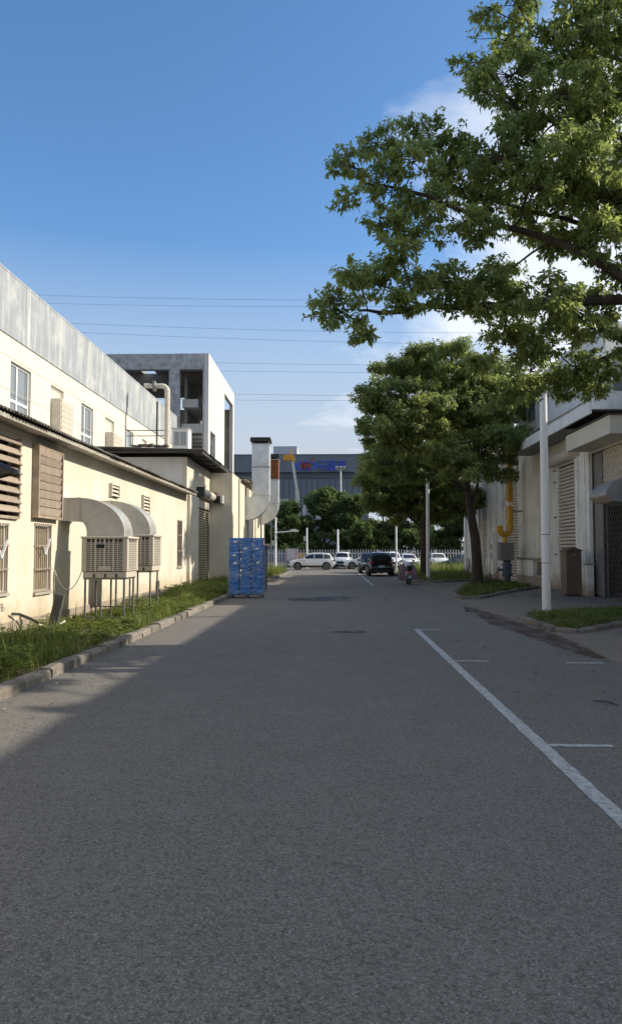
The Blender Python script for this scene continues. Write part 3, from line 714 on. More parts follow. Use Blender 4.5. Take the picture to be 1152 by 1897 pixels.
def chimney_duct(y0, label, rusty):
    t = thing('exhaust_duct', (hx, y0 + .5, 0), label, 'duct', 'exhaust ducts on the cream hall')
    x0, x1 = -5.0, -3.92; y1 = y0 + 1.0
    # elbow: profile in x-z swept along y
    out = [(hx, 3.72)]; inn = [(hx, 5.1)]
    n = 12
    for i in range(n + 1):
        a_ = i / n * math.pi / 2
        out.append((x1 - 1.40 + 1.40 * math.sin(a_) , 5.25 - 1.53 * math.cos(a_))); inn.append((x0 - .32 + .32 * math.sin(a_), 5.25 - .15 * math.cos(a_)))
    poly = out + inn[::-1]
    b = B(); b.v += [(x, y0, z) for x, z in out] + [(x, y0, z) for x, z in inn] + [(x, y1, z) for x, z in out] + [(x, y1, z) for x, z in inn]
    k = len(out)
    for i in range(k - 1):
        b.f += [(i, i + 1, k + i + 1, k + i), (2 * k + i, 3 * k + i, 3 * k + i + 1, 2 * k + i + 1), (i, 2 * k + i, 2 * k + i + 1, i + 1), (k + i, k + i + 1, 3 * k + i + 1, 3 * k + i)]
    build(b, 'elbow', M_galv2, t, smooth=True)
    z = 5.25
    for i, z1 in enumerate((7.0, 8.45)):
        s_ = build(B().box(x0, x1, y0, y1, z + .02, z1 - .02), 'duct_section', M_rust if (rusty and i == 1) else M_galv2, t, bevel=0.01)
        build(B().box(x0 - .03, x1 + .03, y0 - .03, y1 + .03, z1 - .02, z1 + .02).box(x0 - .03, x1 + .03, y0 - .03, y1 + .03, z - .02, z + .02), 'flange', M_galv, s_)
        z = z1 + .02
    for (xx, yy) in ((x0, y0), (x1 - .04, y0), (x0, y1 - .04), (x1 - .04, y1 - .04)): build(B().box(xx, xx + .04, yy, yy + .04, z, z + .14), 'cap_post', M_galv, t)
    b = B(); b.prism([(x0 - .1, z + .13), (x1 + .1, z + .13), (x1 + .06, z + .38), (x0 - .06, z + .38)], 'y', y0 - .1, y1 + .1)
    for i in range(9): b.box(x0 - .1 + i * .15, x0 - .05 + i * .15, y0 - .13, y0 - .101, z + .14, z + .36)
    build(b, 'cap', M_dark_steel, t)
    for xx in (-5.0, -4.5): build(B().box(xx, xx + .06, y0 + .4, y0 + .46, 0, 3.9 if xx < -4.9 else 4.05), 'support', M_steel, t)
    return t
chimney_duct(46.6, 'nearer silver exhaust duct curving up from the cream hall wall', False)
chimney_duct(54.6, 'farther exhaust duct with rusty upper section behind the silver one', True)

# ---------------------------------------------------------------- big factory behind the workshop
FX = -11.0
fa = thing('factory_building', (FX, 25, 0), 'long white factory with weathered grey parapet band above tall windows', 'building')
wins = [(21.3, 23.1), (25.3, 27.05), (29.0, 30.4), (32.6, 34.25), (36.1, 37.6), (39.6, 41.3), (43.2, 44.3), (45.0, 45.9)]
b = B(); wall_x(b, FX, 0.3, -10, 53.0, 0, 9.1, [(a_, c, 5.4, 8.30) for a_, c in wins]); build(b, 'wall', M_white_wall, fa)
b = B(); y = -10.0
pb = build(B().box(FX - .25, FX + .05, -10, 53.0, 11.22, 11.29), 'parapet', M_parapet, fa)
while y < 53:
    y2 = min(y + 5.2, 53.0); build(B().box(FX - .25, FX + .04, y + .006, y2 - .006, 9.1, 11.22), 'parapet_panel', M_parapet, pb, bevel=0.006); y = y2
for zz in (8.38, 7.25):
    build(B().box(FX, FX + .006, -10, 53, zz, zz + .02), 'score_line', M_gutter, fa)
build(B().box(-45, FX - .26, -10, 53, 10.6, 10.8), 'roof', M_roofsheet, fa)
build(B().box(FX - 1.2, FX - 1.0, -10, 53, 4, 9), 'interior', M_inner, fa)
def tall_window(y0, y1):
    x = FX - .16; f = B()
    f.box(x, x + .07, y0, y0 + .07, 5.4, 8.3); f.box(x, x + .07, y1 - .07, y1, 5.4, 8.3)
    f.box(x + .001, x + .069, y0 + .07, y1 - .07, 8.22, 8.3); ym = y0 + (y1 - y0) * .42
    f.box(x + .001, x + .069, ym - .05, ym + .05, 5.4, 8.22); f.box(x + .002, x + .068, y0 + .07, ym - .05, 6.93, 7.03); f.box(x + .002, x + .068, ym + .05, y1 - .07, 6.93, 7.03)
    o = build(f, 'window', M_white_frame, fa)
    for (p, q, r_, s_) in ((y0 + .07, ym - .05, 5.4, 6.93), (ym + .05, y1 - .07, 5.4, 6.93), (y0 + .07, ym - .05, 7.03, 8.22), (ym + .05, y1 - .07, 7.03, 8.22)):
        build(B().box(x + .02, x + .035, p, q, r_, s_), 'pane', M_glass, o)
def box_window(y0, y1, bz, dep, x_scale=1.0):
    x = FX - .16
    o = build(B().box(x, x + .06, y0, y0 + .06, 5.4, 8.3).box(x, x + .06, y1 - .06, y1, 5.4, 8.3).box(x + .001, x + .059, y0 + .06, y1 - .06, 8.22, 8.3), 'window', M_white_frame, fa)
    build(B().box(x + .01, x + .03, y0 + .06, y1 - .06, 5.4, 8.22), 'pane', M_louvre_w, o)
    c = build(B().box(FX - .12, FX + dep - .03, y0 + .02, y1 + .05, bz - 1.95, bz), 'louvre_box', M_louvre_w, fa, bevel=0.008)
    me = shared(B().obox((0, 0, 0), .02, y1 - y0 - .06, .186, Matrix.Rotation(R(9), 3, 'Y')), 'slat', M_louvre_w)
    for i in range(9): put(me, 'slat', c, (FX + dep - .012, (y0 + y1) / 2 + .035, bz - .14 - i * .21))
    build(B().bar((FX + .02, y0 - .1, bz - 1.1), (FX + dep + .6, y0 + .4, bz - 2.2), .03), 'brace', M_dark_steel, c)
for i in (0, 1, 3, 5): tall_window(*wins[i])
box_window(*wins[2], 7.75, .42); box_window(*wins[4], 7.55, .42); box_window(*wins[6], 7.45, .35)
tall_window(*wins[7])
dp = build(B().tube([(FX + .09, 46.5, 5.0), (FX + .09, 46.5, 11.1)], .05, 8), 'downpipe', M_dark_steel, fa)

# ---------------------------------------------------------------- unfinished concrete frame
CX0, CX1, CY0, CY1, CT = -19.0, -8.8, 53.05, 67.0, 15.9
cf = thing('concrete_frame_building', (-12, 60, 0), 'tall open concrete frame block rising behind the white factory', 'building')
build(B().box(CX0, CX1 - .40, CY0, CY0 + .5, 14.75, CT), 'beam', M_frame_conc, cf, bevel=0.02)
build(B().box(-11.65, -10.9, CY0 + .01, CY0 + .5, 0, 14.75), 'column', M_frame_conc, cf, bevel=0.02)
build(B().box(CX1 - .41, CX1 - .31, CY0, CY0 + .5, 0, CT - .002), 'column', M_frame_conc, cf)
b = B(); wall_x(b, CX1, 0.3, CY0 - .002, CY1, 0, CT, [(61.0, 66.2, 0.5, 14.7), (54.0, 56.3, 6.5, 10.5)]); build(b, 'side_wall', M_frame_white, cf)
# roof with a roof light
b = B()
for (x0, x1, y0, y1) in ((CX0, -14.6, CY0 + .5, CY1), (-13.6, CX1 - .31, CY0 + .5, CY1), (-14.6, -13.6, CY0 + .5, 55.5), (-14.6, -13.6, 59.5, CY1)): b.box(x0, x1, y0, y1, 15.55, 15.8)
build(b, 'roof', M_inner, cf)
for yy in (57.6, 62.2): build(B().box(CX0, CX1 - .31, yy, yy + .4, 14.7, 15.54), 'beam', M_inner, cf)
build(B().box(CX0, CX1 - .31, 66.6, 66.9, 0, 14.4), 'back_wall', M_inner, cf)
build(B().box(-10.9, -9.75, CY0 + 1.2, 60, 12.25, 12.85), 'stair_landing', M_frame_white, cf)
build(B().box(-10.9, CX1 - .31, CY0 + 1.0, CY0 + 1.5, 10.35, 11.0), 'beam', M_frame_white, cf)
build(B().box(CX0, -9.95, CY0 + 1.51, 66, 10.4, 10.7), 'floor_slab', M_inner, cf)
for i in range(8): build(B().box(-10.85, -9.2, 55 + i * .9, 55.3 + i * .9, 10.1 - i * .16, 10.3 - i * .16), 'stair_tread', M_frame_white, cf)
build(B().box(-10.9, -10.7, 55, 64, 11.0, 14.6), 'inner_wall', M_inner, cf)
build(B().box(-9.7, -9.5, 61.5, 62.0, 0, 14.7), 'inner_column', M_frame_white, cf)

# ribbed duct, white cabin on the roof
rd = thing('ribbed_duct', (-8.8, 40, 6.3), 'pale ribbed duct standing on the roof and bending towards the frame', 'duct')
b = B(); pts = []; rad = []
for i in range(64):
    z = 6.35 + i * (10.35 - 6.35) / 63; pts.append((-8.85, 40.0, z)); rad.append(.155 if i % 2 else .135)
for i in range(1, 9):
    t = i / 8 * math.pi / 2; pts.append((-8.85 - .3 * (1 - math.cos(t)), 40.0, 10.35 + .3 * math.sin(t))); rad.append(.14)
pts += [(-9.6, 40.0, 10.65), (-10.1, 40.0, 10.67)]; rad += [.13, .13]
build(b.tube(pts, rad, 12), 'pipe', M_louvre_w, rd, smooth=False)
for z in (8.25, 7.95): build(B().bar((FX, 40.0, z), (-8.98, 40.0, z), .04), 'bracket', M_dark_steel, rd)
build(B().box(-9.62, -9.50, 39.8, 40.2, 10.4, 10.9), 'clamp', M_steel, rd)
cb = thing('roof_cabin', (-7.75, 38.4, 6.4), 'small white roof cabin with two barred panes beside the ribbed duct', 'cabin')
build(B().box(-8.15, -7.32, 38.0, 38.9, 6.36, 8.0), 'body', M_white_frame, cb, bevel=0.015)
build(B().box(-8.18, -7.29, 37.97, 38.93, 8.0, 8.05), 'lid', M_galv, cb)
for x0 in (-8.05, -7.71):
    o = build(B().box(x0, x0 + .28, 37.985, 38.0, 7.15, 7.85), 'pane', M_glass, cb)
    for k in range(4): build(B().box(x0 + .04 + k * .065, x0 + .052 + k * .065, 37.975, 37.985, 7.15, 7.85), 'bar', M_white_frame, o)

# ---------------------------------------------------------------- shutter workshops on the right
RX = 10.3
rb = thing('shutter_building', (RX, 40, 0), 'pale two-storey workshop row with roller shutters on the right', 'building')
s_list = [(32.05, 35.0, 5.6), (42.3, 45.6, 5.9), (50.4, 52.6, 5.6)]
gate = (23.4, 30.3, 0.0, 5.66)
b = B(); wall_x(b, RX, -0.25, -25, 59.0, 0, 7.85, [gate, *[(a_, c, 0.0, z) for a_, c, z in s_list], (37.1, 38.8, .55, 1.25), (55.9, 57.6, .5, 1.2)]); build(b, 'wall', M_rpanel, rb)
build(B().box(RX + .251, 24, -25, 59, 7.6, 7.8), 'roof', M_roofsheet, rb)
b = B(); wall_y(b, 59.0, 0.25, RX + .251, 24, 0, 7.85); build(b, 'end_wall', M_rpanel, rb)
build(B().box(RX + 1.2, RX + 1.4, -25, 58, 0, 7.55), 'interior', M_trim, rb)
build(B().box(RX - .1, RX + .3, -25, 59, 7.851, 7.93), 'coping', M_canopy, rb)
slm = B()
prof = [(0, -.066), (-.04, -.052), (-.062, 0), (-.04, .045), (0, .066)]
def shutter(y0, y1, z1):
    s = build(B().box(RX + .02, RX + .12, y0, y0 + .08, 0, z1), 'roller_shutter', M_rwhite, rb); build(B().box(RX + .02, RX + .12, y1 - .08, y1, 0, z1), 'side_rail', M_rwhite, s)
    m_ = B(); n = len(prof); w2 = (y1 - y0) / 2 - .085
    for yy in (-w2, w2): m_.v += [(x, yy, z) for x, z in prof]
    m_.f = [(i, i + 1, n + i + 1, n + i) for i in range(n - 1)]
    me = shared(m_, 'slat', M_shutter, smooth=True); z = .09
    while z < z1 - .05: put(me, 'slat', s, (RX + .09, (y0 + y1) / 2, z)); z += .158
    build(B().box(RX + .13, RX + .16, y0 + .08, y1 - .08, 0, z1), 'backing', M_dark_in, s)
    return s
for a_, c, z in s_list: shutter(a_, c, z)
dr = build(B().tube([(RX - .22, 31.7, 5.92), (RX - .22, 35.4, 5.92)], .27, 18), 'shutter_drum', M_shutter, rb, smooth=True)
for zz in (5.45, 4.9, 3.3, 1.6): build(B().box(RX - .12, RX, 35.06, 35.12, zz, zz + .05), 'hinge', M_dark_steel, rb)
# ribbed white pilaster and low posts
for k in range(4): build(B().box(RX - .10 - .03 * (k % 2), RX - .001, 30.35 + k * .42, 30.35 + k * .42 + .41, 0, 5.72), 'pilaster', M_rwhite, rb, bevel=0.01)
b = B().box(RX - .16, RX - .001, 36.55, 42.2, 0, .5); build(b, 'plinth', M_plinth, rb, bevel=.02)
for k in range(9): build(B().box(RX - .06, RX - .002, 36.6 + k * .62, 36.6 + k * .62 + .60, 1.45, 6.45), 'cladding_sheet', M_rpanel, rb, bevel=.006)
build(B().box(RX - .16, RX - .001, 36.55, 42.2, 1.32, 1.42), 'ledge', M_plinth, rb, bevel=.01)
build(B().box(RX - .14, RX - .001, 38.85, 42.2, .501, 1.31), 'plinth', M_rwhite, rb); build(B().box(RX - .14, RX - .001, 36.55, 37.05, .501, 1.31), 'plinth', M_rwhite, rb)
build(B().box(RX + .1, RX + .12, 37.1, 38.8, .55, 1.25), 'vent_pane', M_brown_box, rb)
for (y0, y1) in ((45.75, 46.5), (47.6, 48.6), (49.5, 50.25), (53.0, 53.6), (58.3, 58.95)): build(B().box(RX - .14, RX - .001, y0, y1, 0, 6.2), 'pilaster', M_rwhite, rb, bevel=.01)
for y0, y1, z1 in ((50.05, 50.3, 1.3), (55.4, 55.8, 1.35), (57.7, 58.1, 1.35)): build(B().box(RX - .22, RX - .001, y0, y1, 0, z1), 'bollard_post', M_rwhite, rb, bevel=.01)
mb = build(B().box(RX - .30, RX - .141, 47.75, 48.35, .35, 2.9), 'meter_box', M_canopy, rb, bevel=.01)
for zz in (1.9, 1.3): build(B().box(RX - .315, RX - .301, 47.95, 48.12, zz, zz + .34), 'meter_window', M_trim, mb)
# canopies
us = build(B().box(RX - .05, RX + 13, 28.4, 42.0, 7.931, 10.25), 'upper_storey', M_rpanel, rb)
build(B().box(RX - .15, RX + 13.1, 28.3, 42.1, 10.251, 10.4), 'upper_coping', M_canopy, us)
for k in range(7): build(B().box(RX - .075, RX - .051, 28.45 + k * 1.93, 28.45 + k * 1.93 + 1.90, 7.95, 10.2), 'upper_panel', M_canopy, us)
for y0 in (29.0, 33.2, 38.0):
    o = build(B().box(RX - .10, RX - .076, y0, y0 + 1.5, 8.35, 9.7), 'window', M_white_frame, us)
    for k in range(2): build(B().box(RX - .112, RX - .101, y0 + .08 + k * .71, y0 + .71 + k * .71, 8.43, 9.62), 'pane', M_glass, o)
cp = build(B().box(9.0, 9.06, 26.5, 39.3, 6.58, 7.02), 'canopy', M_canopy, rb)
y = 26.5
for k in range(4): build(B().box(8.985, 8.999, 26.5 + k * 3.2 + .01, 26.5 + (k + 1) * 3.2 - .01, 6.585, 7.015), 'canopy_panel', M_canopy, cp)
build(B().box(9.061, RX - .001, 26.55, 39.25, 6.70, 6.98), 'canopy_slab', M_soffit, cp)
build(B().box(9.061, RX + 4, 26.42, 26.5, 6.72, 7.35), 'canopy_end', M_canopy, cp)
for k in range(14): build(B().box(9.08, RX - .01, 26.7 + k * .28, 26.7 + k * .28 + .04, 6.66, 6.70), 'soffit_batten', M_dark_steel, cp)
build(B().box(9.0, RX - .001, 44.7, 52.6, 8.25, 8.7), 'canopy', M_canopy, rb)
# gate hood box
gh = build(B().box(9.3, RX - .001, 25.5, 30.28, 5.72, 6.36), 'gate_hood', M_cream, rb, bevel=.015)
build(B().box(9.22, RX - .001, 25.4, 30.4, 6.365, 6.40), 'hood_sheet', M_dark_steel, gh)
# upper storey glazing
for (y0, y1) in ((28.6, 29.9), (31.0, 32.6), (34.0, 35.6)):
    o = build(B().box(RX - .03, RX - .002, y0, y1, 7.1, 7.78), 'window', M_white_frame, rb); build(B().box(RX - .045, RX - .031, y0 + .08, y1 - .08, 7.15, 7.73), 'pane', M_glass, o)
bay = build(B().box(9.35, RX + 3.5, 26.9, 28.25, 7.40, 8.7), 'bay_window', M_glass, rb)
for k in range(8): build(B().box(9.33 + k * .55, 9.40 + k * .55, 26.85, 26.9, 7.36, 8.72), 'mullion', M_white_frame, bay)
build(B().box(9.3, RX + 3.55, 26.84, 28.35, 8.7, 8.8), 'bay_roof', M_canopy, bay)
for k in range(2):
    z0 = 7.05; yy = 36.6 + k * .5
    build(B().tube([(RX - .14, yy, 7.8), (RX - .14, yy, 7.45), (RX - .16, yy - .05, 7.3), (RX - .22, yy - .2, 7.22), (RX - .22, yy - .5, 7.20)], .06, 8), 'bent_pipe', M_trim, rb, smooth=True)
# lattice gate: upper roller lattice, mesh doors
gt = build(B().box(RX + .02, RX + .10, 29.05, 29.15, 0, 5.65), 'mesh_gate', M_dark_steel, rb)
for y0 in (30.18, 23.4): build(B().box(RX + .02, RX + .10, y0, y0 + .11, 0, 5.65), 'gate_post', M_dark_steel, gt)
def diamond_mesh(y0, y1, z0, z1, sx, sz, r, m, name, parent, xx):
    b = B(); H_ = z1 - z0; W_ = y1 - y0
    k = -int(H_ / sz * sx / sx) - 2
    slope = sz / sx
    nn = int((W_ + H_ / slope) / sx) + 2
    for sgn in (1, -1):
        for i in range(-1, nn):
            ya = y0 + i * sx - (H_ / slope if sgn > 0 else 0); za = z0; yb = ya + H_ / slope
            if sgn < 0: ya, yb = y0 + i * sx, y0 + i * sx - H_ / slope
            # clip in y
            pa, pb_ = [ya, z0], [yb, z1]
            def clip(lim, lower):
                nonlocal pa, pb_
                ins = (lambda p: p[0] >= lim) if lower else (lambda p: p[0] <= lim)
                if ins(pa) and ins(pb_): return True
                if not ins(pa) and not ins(pb_): return False
                t = (lim - pa[0]) / (pb_[0] - pa[0]); q = [lim, pa[1] + t * (pb_[1] - pa[1])]
                if ins(pa): pb_ = q
                else: pa = q
                return True
            if clip(y0, True) and clip(y1, False) and abs(pa[1] - pb_[1]) > .02:
                b.tube([(xx + .004 * sgn, pa[0], pa[1]), (xx + .004 * sgn, pb_[0], pb_[1])], r, 4, caps=False)
    o = build(b, name, m, parent); o['kind'] = 'stuff'; return o
M_meshl = mat('mesh_wire_light', (0.36, 0.35, 0.33), 0.5, metal=0.4)
diamond_mesh(29.16, 30.17, 0.05, 5.6, .13, .22, .018, M_meshl, 'wire_mesh', gt, RX + .06)
build(B().box(RX + .16, RX + .18, 29.15, 30.17, 0, 5.62), 'backing_sheet', M_soffit, gt)
diamond_mesh(25.0, 29.04, 0.05, 4.2, .24, .40, .006, M_meshl, 'wire_mesh', gt, RX + .05)
diamond_mesh(25.0, 29.04, 4.2, 5.62, .24, .20, .034, M_shutter, 'lattice_curtain', gt, RX + .04)
build(B().box(RX + .10, RX + .12, 25.0, 29.04, 4.2, 5.62), 'lattice_backing', M_soffit, gt)
# pitched cowl hanging on the gate
cw = thing('vent_cowl', (10.0, 27.5, 3.6), 'grey sheet metal vent cowl hanging on the dark mesh gate', 'vent')
b = B(); pts = []
for i in range(9):
    t = i / 8 * math.pi * .5; pts.append((10.34 - .92 * math.sin(t), 3.72 + .62 * math.cos(t)))
poly = pts + [(9.62, 3.52), (10.34, 3.40)]
b.prism(poly, 'y', 26.3, 27.9); build(b, 'hood', M_galv, cw)
build(B().bar((9.40, 27.1, 3.70), (9.64, 27.1, 3.50), 1.62, .03), 'lip', M_rwhite, cw)

# brown cabinet, low white post, gas riser, valve
bc = thing('brown_cabinet', (9.45, 30.4, 0), 'tall brown metal cabinet with pitched lid beside the shutter', 'cabinet')
build(B().box(9.15, 9.75, 30.0, 30.75, .08, 1.78), 'body', M_brown_box, bc, bevel=.008)
b = B(); b.prism([(9.08, 1.78), (9.82, 1.78), (9.45, 1.94)], 'y', 29.92, 30.83); build(b, 'lid', M_brown_box, bc)
build(B().box(9.2, 9.70, 29.985, 30.0, .15, 1.55), 'door', M_brown_box, bc); build(B().box(9.38, 9.52, 29.97, 29.985, 1.60, 1.68), 'handle', M_steel, bc)
build(B().box(9.2, 9.7, 30.05, 30.7, 0, .08), 'foot', M_dark_steel, bc)
wp = thing('low_post', (10.0, 29.9, 0), 'short white concrete post beside the brown cabinet', 'post')
build(B().box(9.86, 10.14, 29.75, 30.05, 0, 1.22), 'shaft', M_rwhite, wp, bevel=.015); build(B().box(9.84, 10.16, 29.73, 30.07, 1.22, 1.28), 'cap', M_plinth, wp)
gp = thing('gas_riser', (9.45, 41, 0), 'thick yellow gas pipe running down to a grey box', 'pipe')
pts = [(9.55, 41, 6.7), (9.55, 41, 2.95)] + [(9.55 - .28 * (1 - math.cos(t)), 41, 2.95 - .28 * math.sin(t)) for t in (R(30), R(60), R(90), R(120), R(150), R(180))] + [(8.99, 41, 3.15)]
build(B().tube(pts, .165, 14), 'riser', M_yellow, gp, smooth=True)
build(B().tube([(9.55, 41, 4.2), (9.55, 41, 4.42)], .178, 14), 'band', M_rwhite, gp, smooth=True); build(B().tube([(9.55, 41, 4.52), (9.55, 41, 4.60)], .20, 14), 'flange', M_crane_y, gp, smooth=True)
build(B().bar((9.5, 41.0, 3.92), (RX, 41.0, 3.92), .07), 'bracket', M_steel, gp)
build(B().tube([(9.27, 41, 2.68), (9.27, 41, 2.0)], .10, 12), 'drop', M_yellow, gp, smooth=True)
build(B().box(8.93, 9.66, 40.6, 41.4, 1.28, 2.25), 'regulator_box', M_steel, gp, bevel=.02)
v = build(B().tube([(9.35, 41, 0), (9.35, 41, .45)], .19, 12).tube([(9.35, 41, .45), (9.35, 41, .55)], .29, 12).tube([(9.35, 41, .55), (9.35, 41, 1.0)], .24, 12).tube([(9.35, 41, 1.0), (9.35, 41, 1.1)], .30, 12).tube([(9.35, 41, 1.1), (9.35, 41, 1.29)], .2, 12), 'valve_body', M_slate, gp, smooth=True)
build(B().tube([(9.35, 40.98, .78), (8.92, 40.98, .78)], .06, 8).tube([(8.92, 40.98, .78), (8.88, 40.98, .78)], .15, 12), 'valve_wheel', M_slate, gp)

# ================================================================== THINGS ALONG THE LEFT VERGE
def cooler(y0, dz, label):
    t = thing('evaporative_cooler', (-5.5, y0 + .5, .08), label, 'air cooler', 'air coolers along the workshop wall')
    x0, x1, y1, z0, z1 = -6.02, -4.90, y0 + 1.0, 1.12 + dz, 2.12 + dz
    body = build(B().box(x0 + .04, x1 - .04, y0 + .04, y1 - .04, z0 + .14, z1 - .05), 'body', M_grille_dark, t)
    for (xa, ya) in ((x0, y0), (x1 - .13, y0), (x0, y1 - .13), (x1 - .13, y1 - .13)): build(B().box(xa, xa + .13, ya, ya + .13, z0 + .15, z1 - .06), 'corner_post', M_cooler, t, bevel=.025, seg=3)
    build(B().box(x0 - .02, x1 + .02, y0 - .02, y1 + .02, z1 - .06, z1), 'lid', M_cooler, t, bevel=.02, seg=3)
    tray = build(B().box(x0 + .03, x1 - .03, y0 + .03, y1 - .03, z0, z0 + .15), 'water_tray', M_cooler, t, bevel=.02)
    for k in range(3): build(B().box(x0 + .28 + k * .27, x0 + .33 + k * .27, y0 + .018, y0 + .03, z0 + .01, z0 + .1), 'clip', M_grille_dark, tray)
    # louvred faces: front and road side
    g1, g2 = B(), B(); n = 15
    for i in range(n):
        z = z0 + .19 + i * (z1 - z0 - .30) / n
        g1.obox(((x0 + x1) / 2, y0 + .03, z), x1 - x0 - .26, .045, .008, Matrix.Rotation(R(-14), 3, 'X')); g1.obox(((x0 + x1) / 2, y0 + .01, z - .008), x1 - x0 - .26, .012, .015)
        g2.obox((x1 - .03, (y0 + y1) / 2, z), .045, y1 - y0 - .26, .008, Matrix.Rotation(R(-14), 3, 'Y')); g2.obox((x1 - .01, (y0 + y1) / 2, z - .008), .012, y1 - y0 - .26, .020)
    for k in range(1, 8):
        xx = x0 + .13 + (x1 - x0 - .26) * k / 8; w = .022 if k % 2 == 0 else .010
        g1.box(xx - w, xx + w, y0 - .004, y0 + .02, z0 + .16, z1 - .07)
    for k in range(1, 6):
        yy = y0 + .13 + (y1 - y0 - .26) * k / 6; g2.box(x1 - .02, x1 + .004, yy - .012, yy + .012, z0 + .16, z1 - .07)
    for g_ in (g1, g2): build(g_, 'grille', M_cooler, t)['kind'] = 'stuff'
    build(B().box(x0 + .42, x0 + .72, y0 - .012, y0 - .005, z0 + .18, z0 + .28), 'name_plate', M_louvre_w, t)
    build(B().box(x0 + .36, x0 + .56, y0 - .012, y0 - .005, z1 - .28, z1 - .20), 'control_slot', M_trim, t)
    # sheet duct: box elbow to the wall
    ya, yb = y0 + .16, y0 + .86
    out = [(WX, 3.05 + dz), (-6.15, 3.05 + dz)]; inn = [(WX, 2.50 + dz), (-6.15, 2.50 + dz)]
    for i in range(1, 11):
        a_ = i / 10 * math.pi / 2
        out.append((-6.15 + 1.12 * math.sin(a_), 2.20 + dz + .85 * math.cos(a_))); inn.append((-6.15 + .20 * math.sin(a_), 2.20 + dz + .30 * math.cos(a_)))
    out.append((out[-1][0], z1)); inn.append((inn[-1][0], z1))
    k = len(out); b = B(); b.v = [(x, ya, z) for x, z in out] + [(x, ya, z) for x, z in inn] + [(x, yb, z) for x, z in out] + [(x, yb, z) for x, z in inn]
    for i in range(k - 1): b.f += [(i, i + 1, k + i + 1, k + i), (2 * k + i, 3 * k + i, 3 * k + i + 1, 2 * k + i + 1), (i, 2 * k + i, 2 * k + i + 1, i + 1), (k + i, k + i + 1, 3 * k + i + 1, 3 * k + i)]
    d = build(b, 'duct', M_galv, t, smooth=True)
    for y_ in (ya, yb):   # rolled seam along the outer edge
        build(B().tube([(x, y_, z) for x, z in out], .016, 6), 'seam', M_louvre_w, d, smooth=True)
    build(B().box(-6.18, -6.12, ya - .02, yb + .02, 2.48 + dz, 3.07 + dz), 'flange', M_galv, d)
    build(B().box(WX, WX + .03, ya - .04, yb + .04, 2.46 + dz, 3.09 + dz), 'wall_collar', M_galv, d)
    # stand
    for (xx, yy) in ((x0 + .08, y0 + .08), (x0 + .46, y0 + .92), (x1 - .10, y0 + .08), (x0 + .08, y0 + .92), (x1 - .10, y0 + .92), (x0 + .46, y0 + .08)):
        build(B().box(xx - .02, xx + .02, yy - .02, yy + .02, .04, z0 - .04), 'leg', M_steel, t)
    st = B()
    for yy in (y0 + .08, y0 + .92): st.box(x0 + .04, x1 - .06, yy - .021, yy + .021, z0 - .04, z0)
    for xx in (x0 + .08, x1 - .10): st.box(xx - .021, xx + .021, y0 + .102, y0 + .898, z0 - .04, z0)
    st.box(x0 + .1, x1 - .12, y0 + .065, y0 + .095, .16, .19); st.box(x0 + .1, x1 - .12, y0 + .905, y0 + .935, .36, .39)
    build(st, 'stand_frame', M_steel, t)
    return t
cooler(18.0, 0.0, 'nearer beige air cooler on a leggy stand with a curved duct')
cooler(20.6, 0.10, 'farther beige air cooler half hidden behind the nearer one')

cb_ = thing('power_cable', (WX, 17.9, .8), 'thin white cable looping from the wall to the nearer air cooler', 'cable')
P = []
for i in range(17):
    t = i / 16; P.append((WX + .03 + .55 * t, 17.75 + .35 * t, 1.32 - 1.9 * t * (1 - t) + .0 * t))
build(B().tube(P, .011, 6), 'loop', M_cable_w, cb_, smooth=True)
P = [(WX + .03, 17.76, 1.30 - .62 * math.sin(i / 10 * 1.9)) if i < 5 else (WX + .03, 17.76 + .05 * (i - 4), 1.30 - .62 * math.sin(i / 10 * 1.9)) for i in range(13)]
build(B().tube(P, .007, 6), 'loop', M_cable_w, cb_, smooth=True)
hz_ = thing('ground_hose', (-6.2, 15.6, .1), 'pale hose lying at the wall foot by the leaning slab', 'hose')
P = [(WX + .05, 15.35, .46), (WX + .12, 15.55, .44), (WX + .25, 15.85, .32), (WX + .36, 16.0, .20), (WX + .5, 16.2, .14), (WX + .62, 16.42, .16), (WX + .7, 16.62, .22)]
build(B().tube(P, .022, 8), 'hose', M_cable_w, hz_, smooth=True)
build(B().tube([(p[0] + .02, p[1] - .03, p[2] + .03) for p in P[:4]], .02, 8), 'hose', M_dark_steel, hz_, smooth=True)
ls = B().obox((-5.86, 15.95, .42), .20, .10, .86, Matrix.Rotation(R(9), 3, 'Y') @ Matrix.Rotation(R(-10), 3, 'X'))
o = build(ls, 'leaning_slab', M_stone_dark, None, bevel=.02); tag(o, 'dark stone slab stuck in the verge, leaning to the right', 'slab')

tw_ = B().tube([(3.02, 8.98, .02), (3.12, 8.90, .03), (3.2, 8.86, .02)], .008, 5).tube([(3.12, 8.90, .03), (3.21, 8.72, .02)], .007, 5)
tag(build(tw_, 'fallen_twig', M_dark_steel, None), 'small dark fallen twig lying in the parking bay', 'twig')

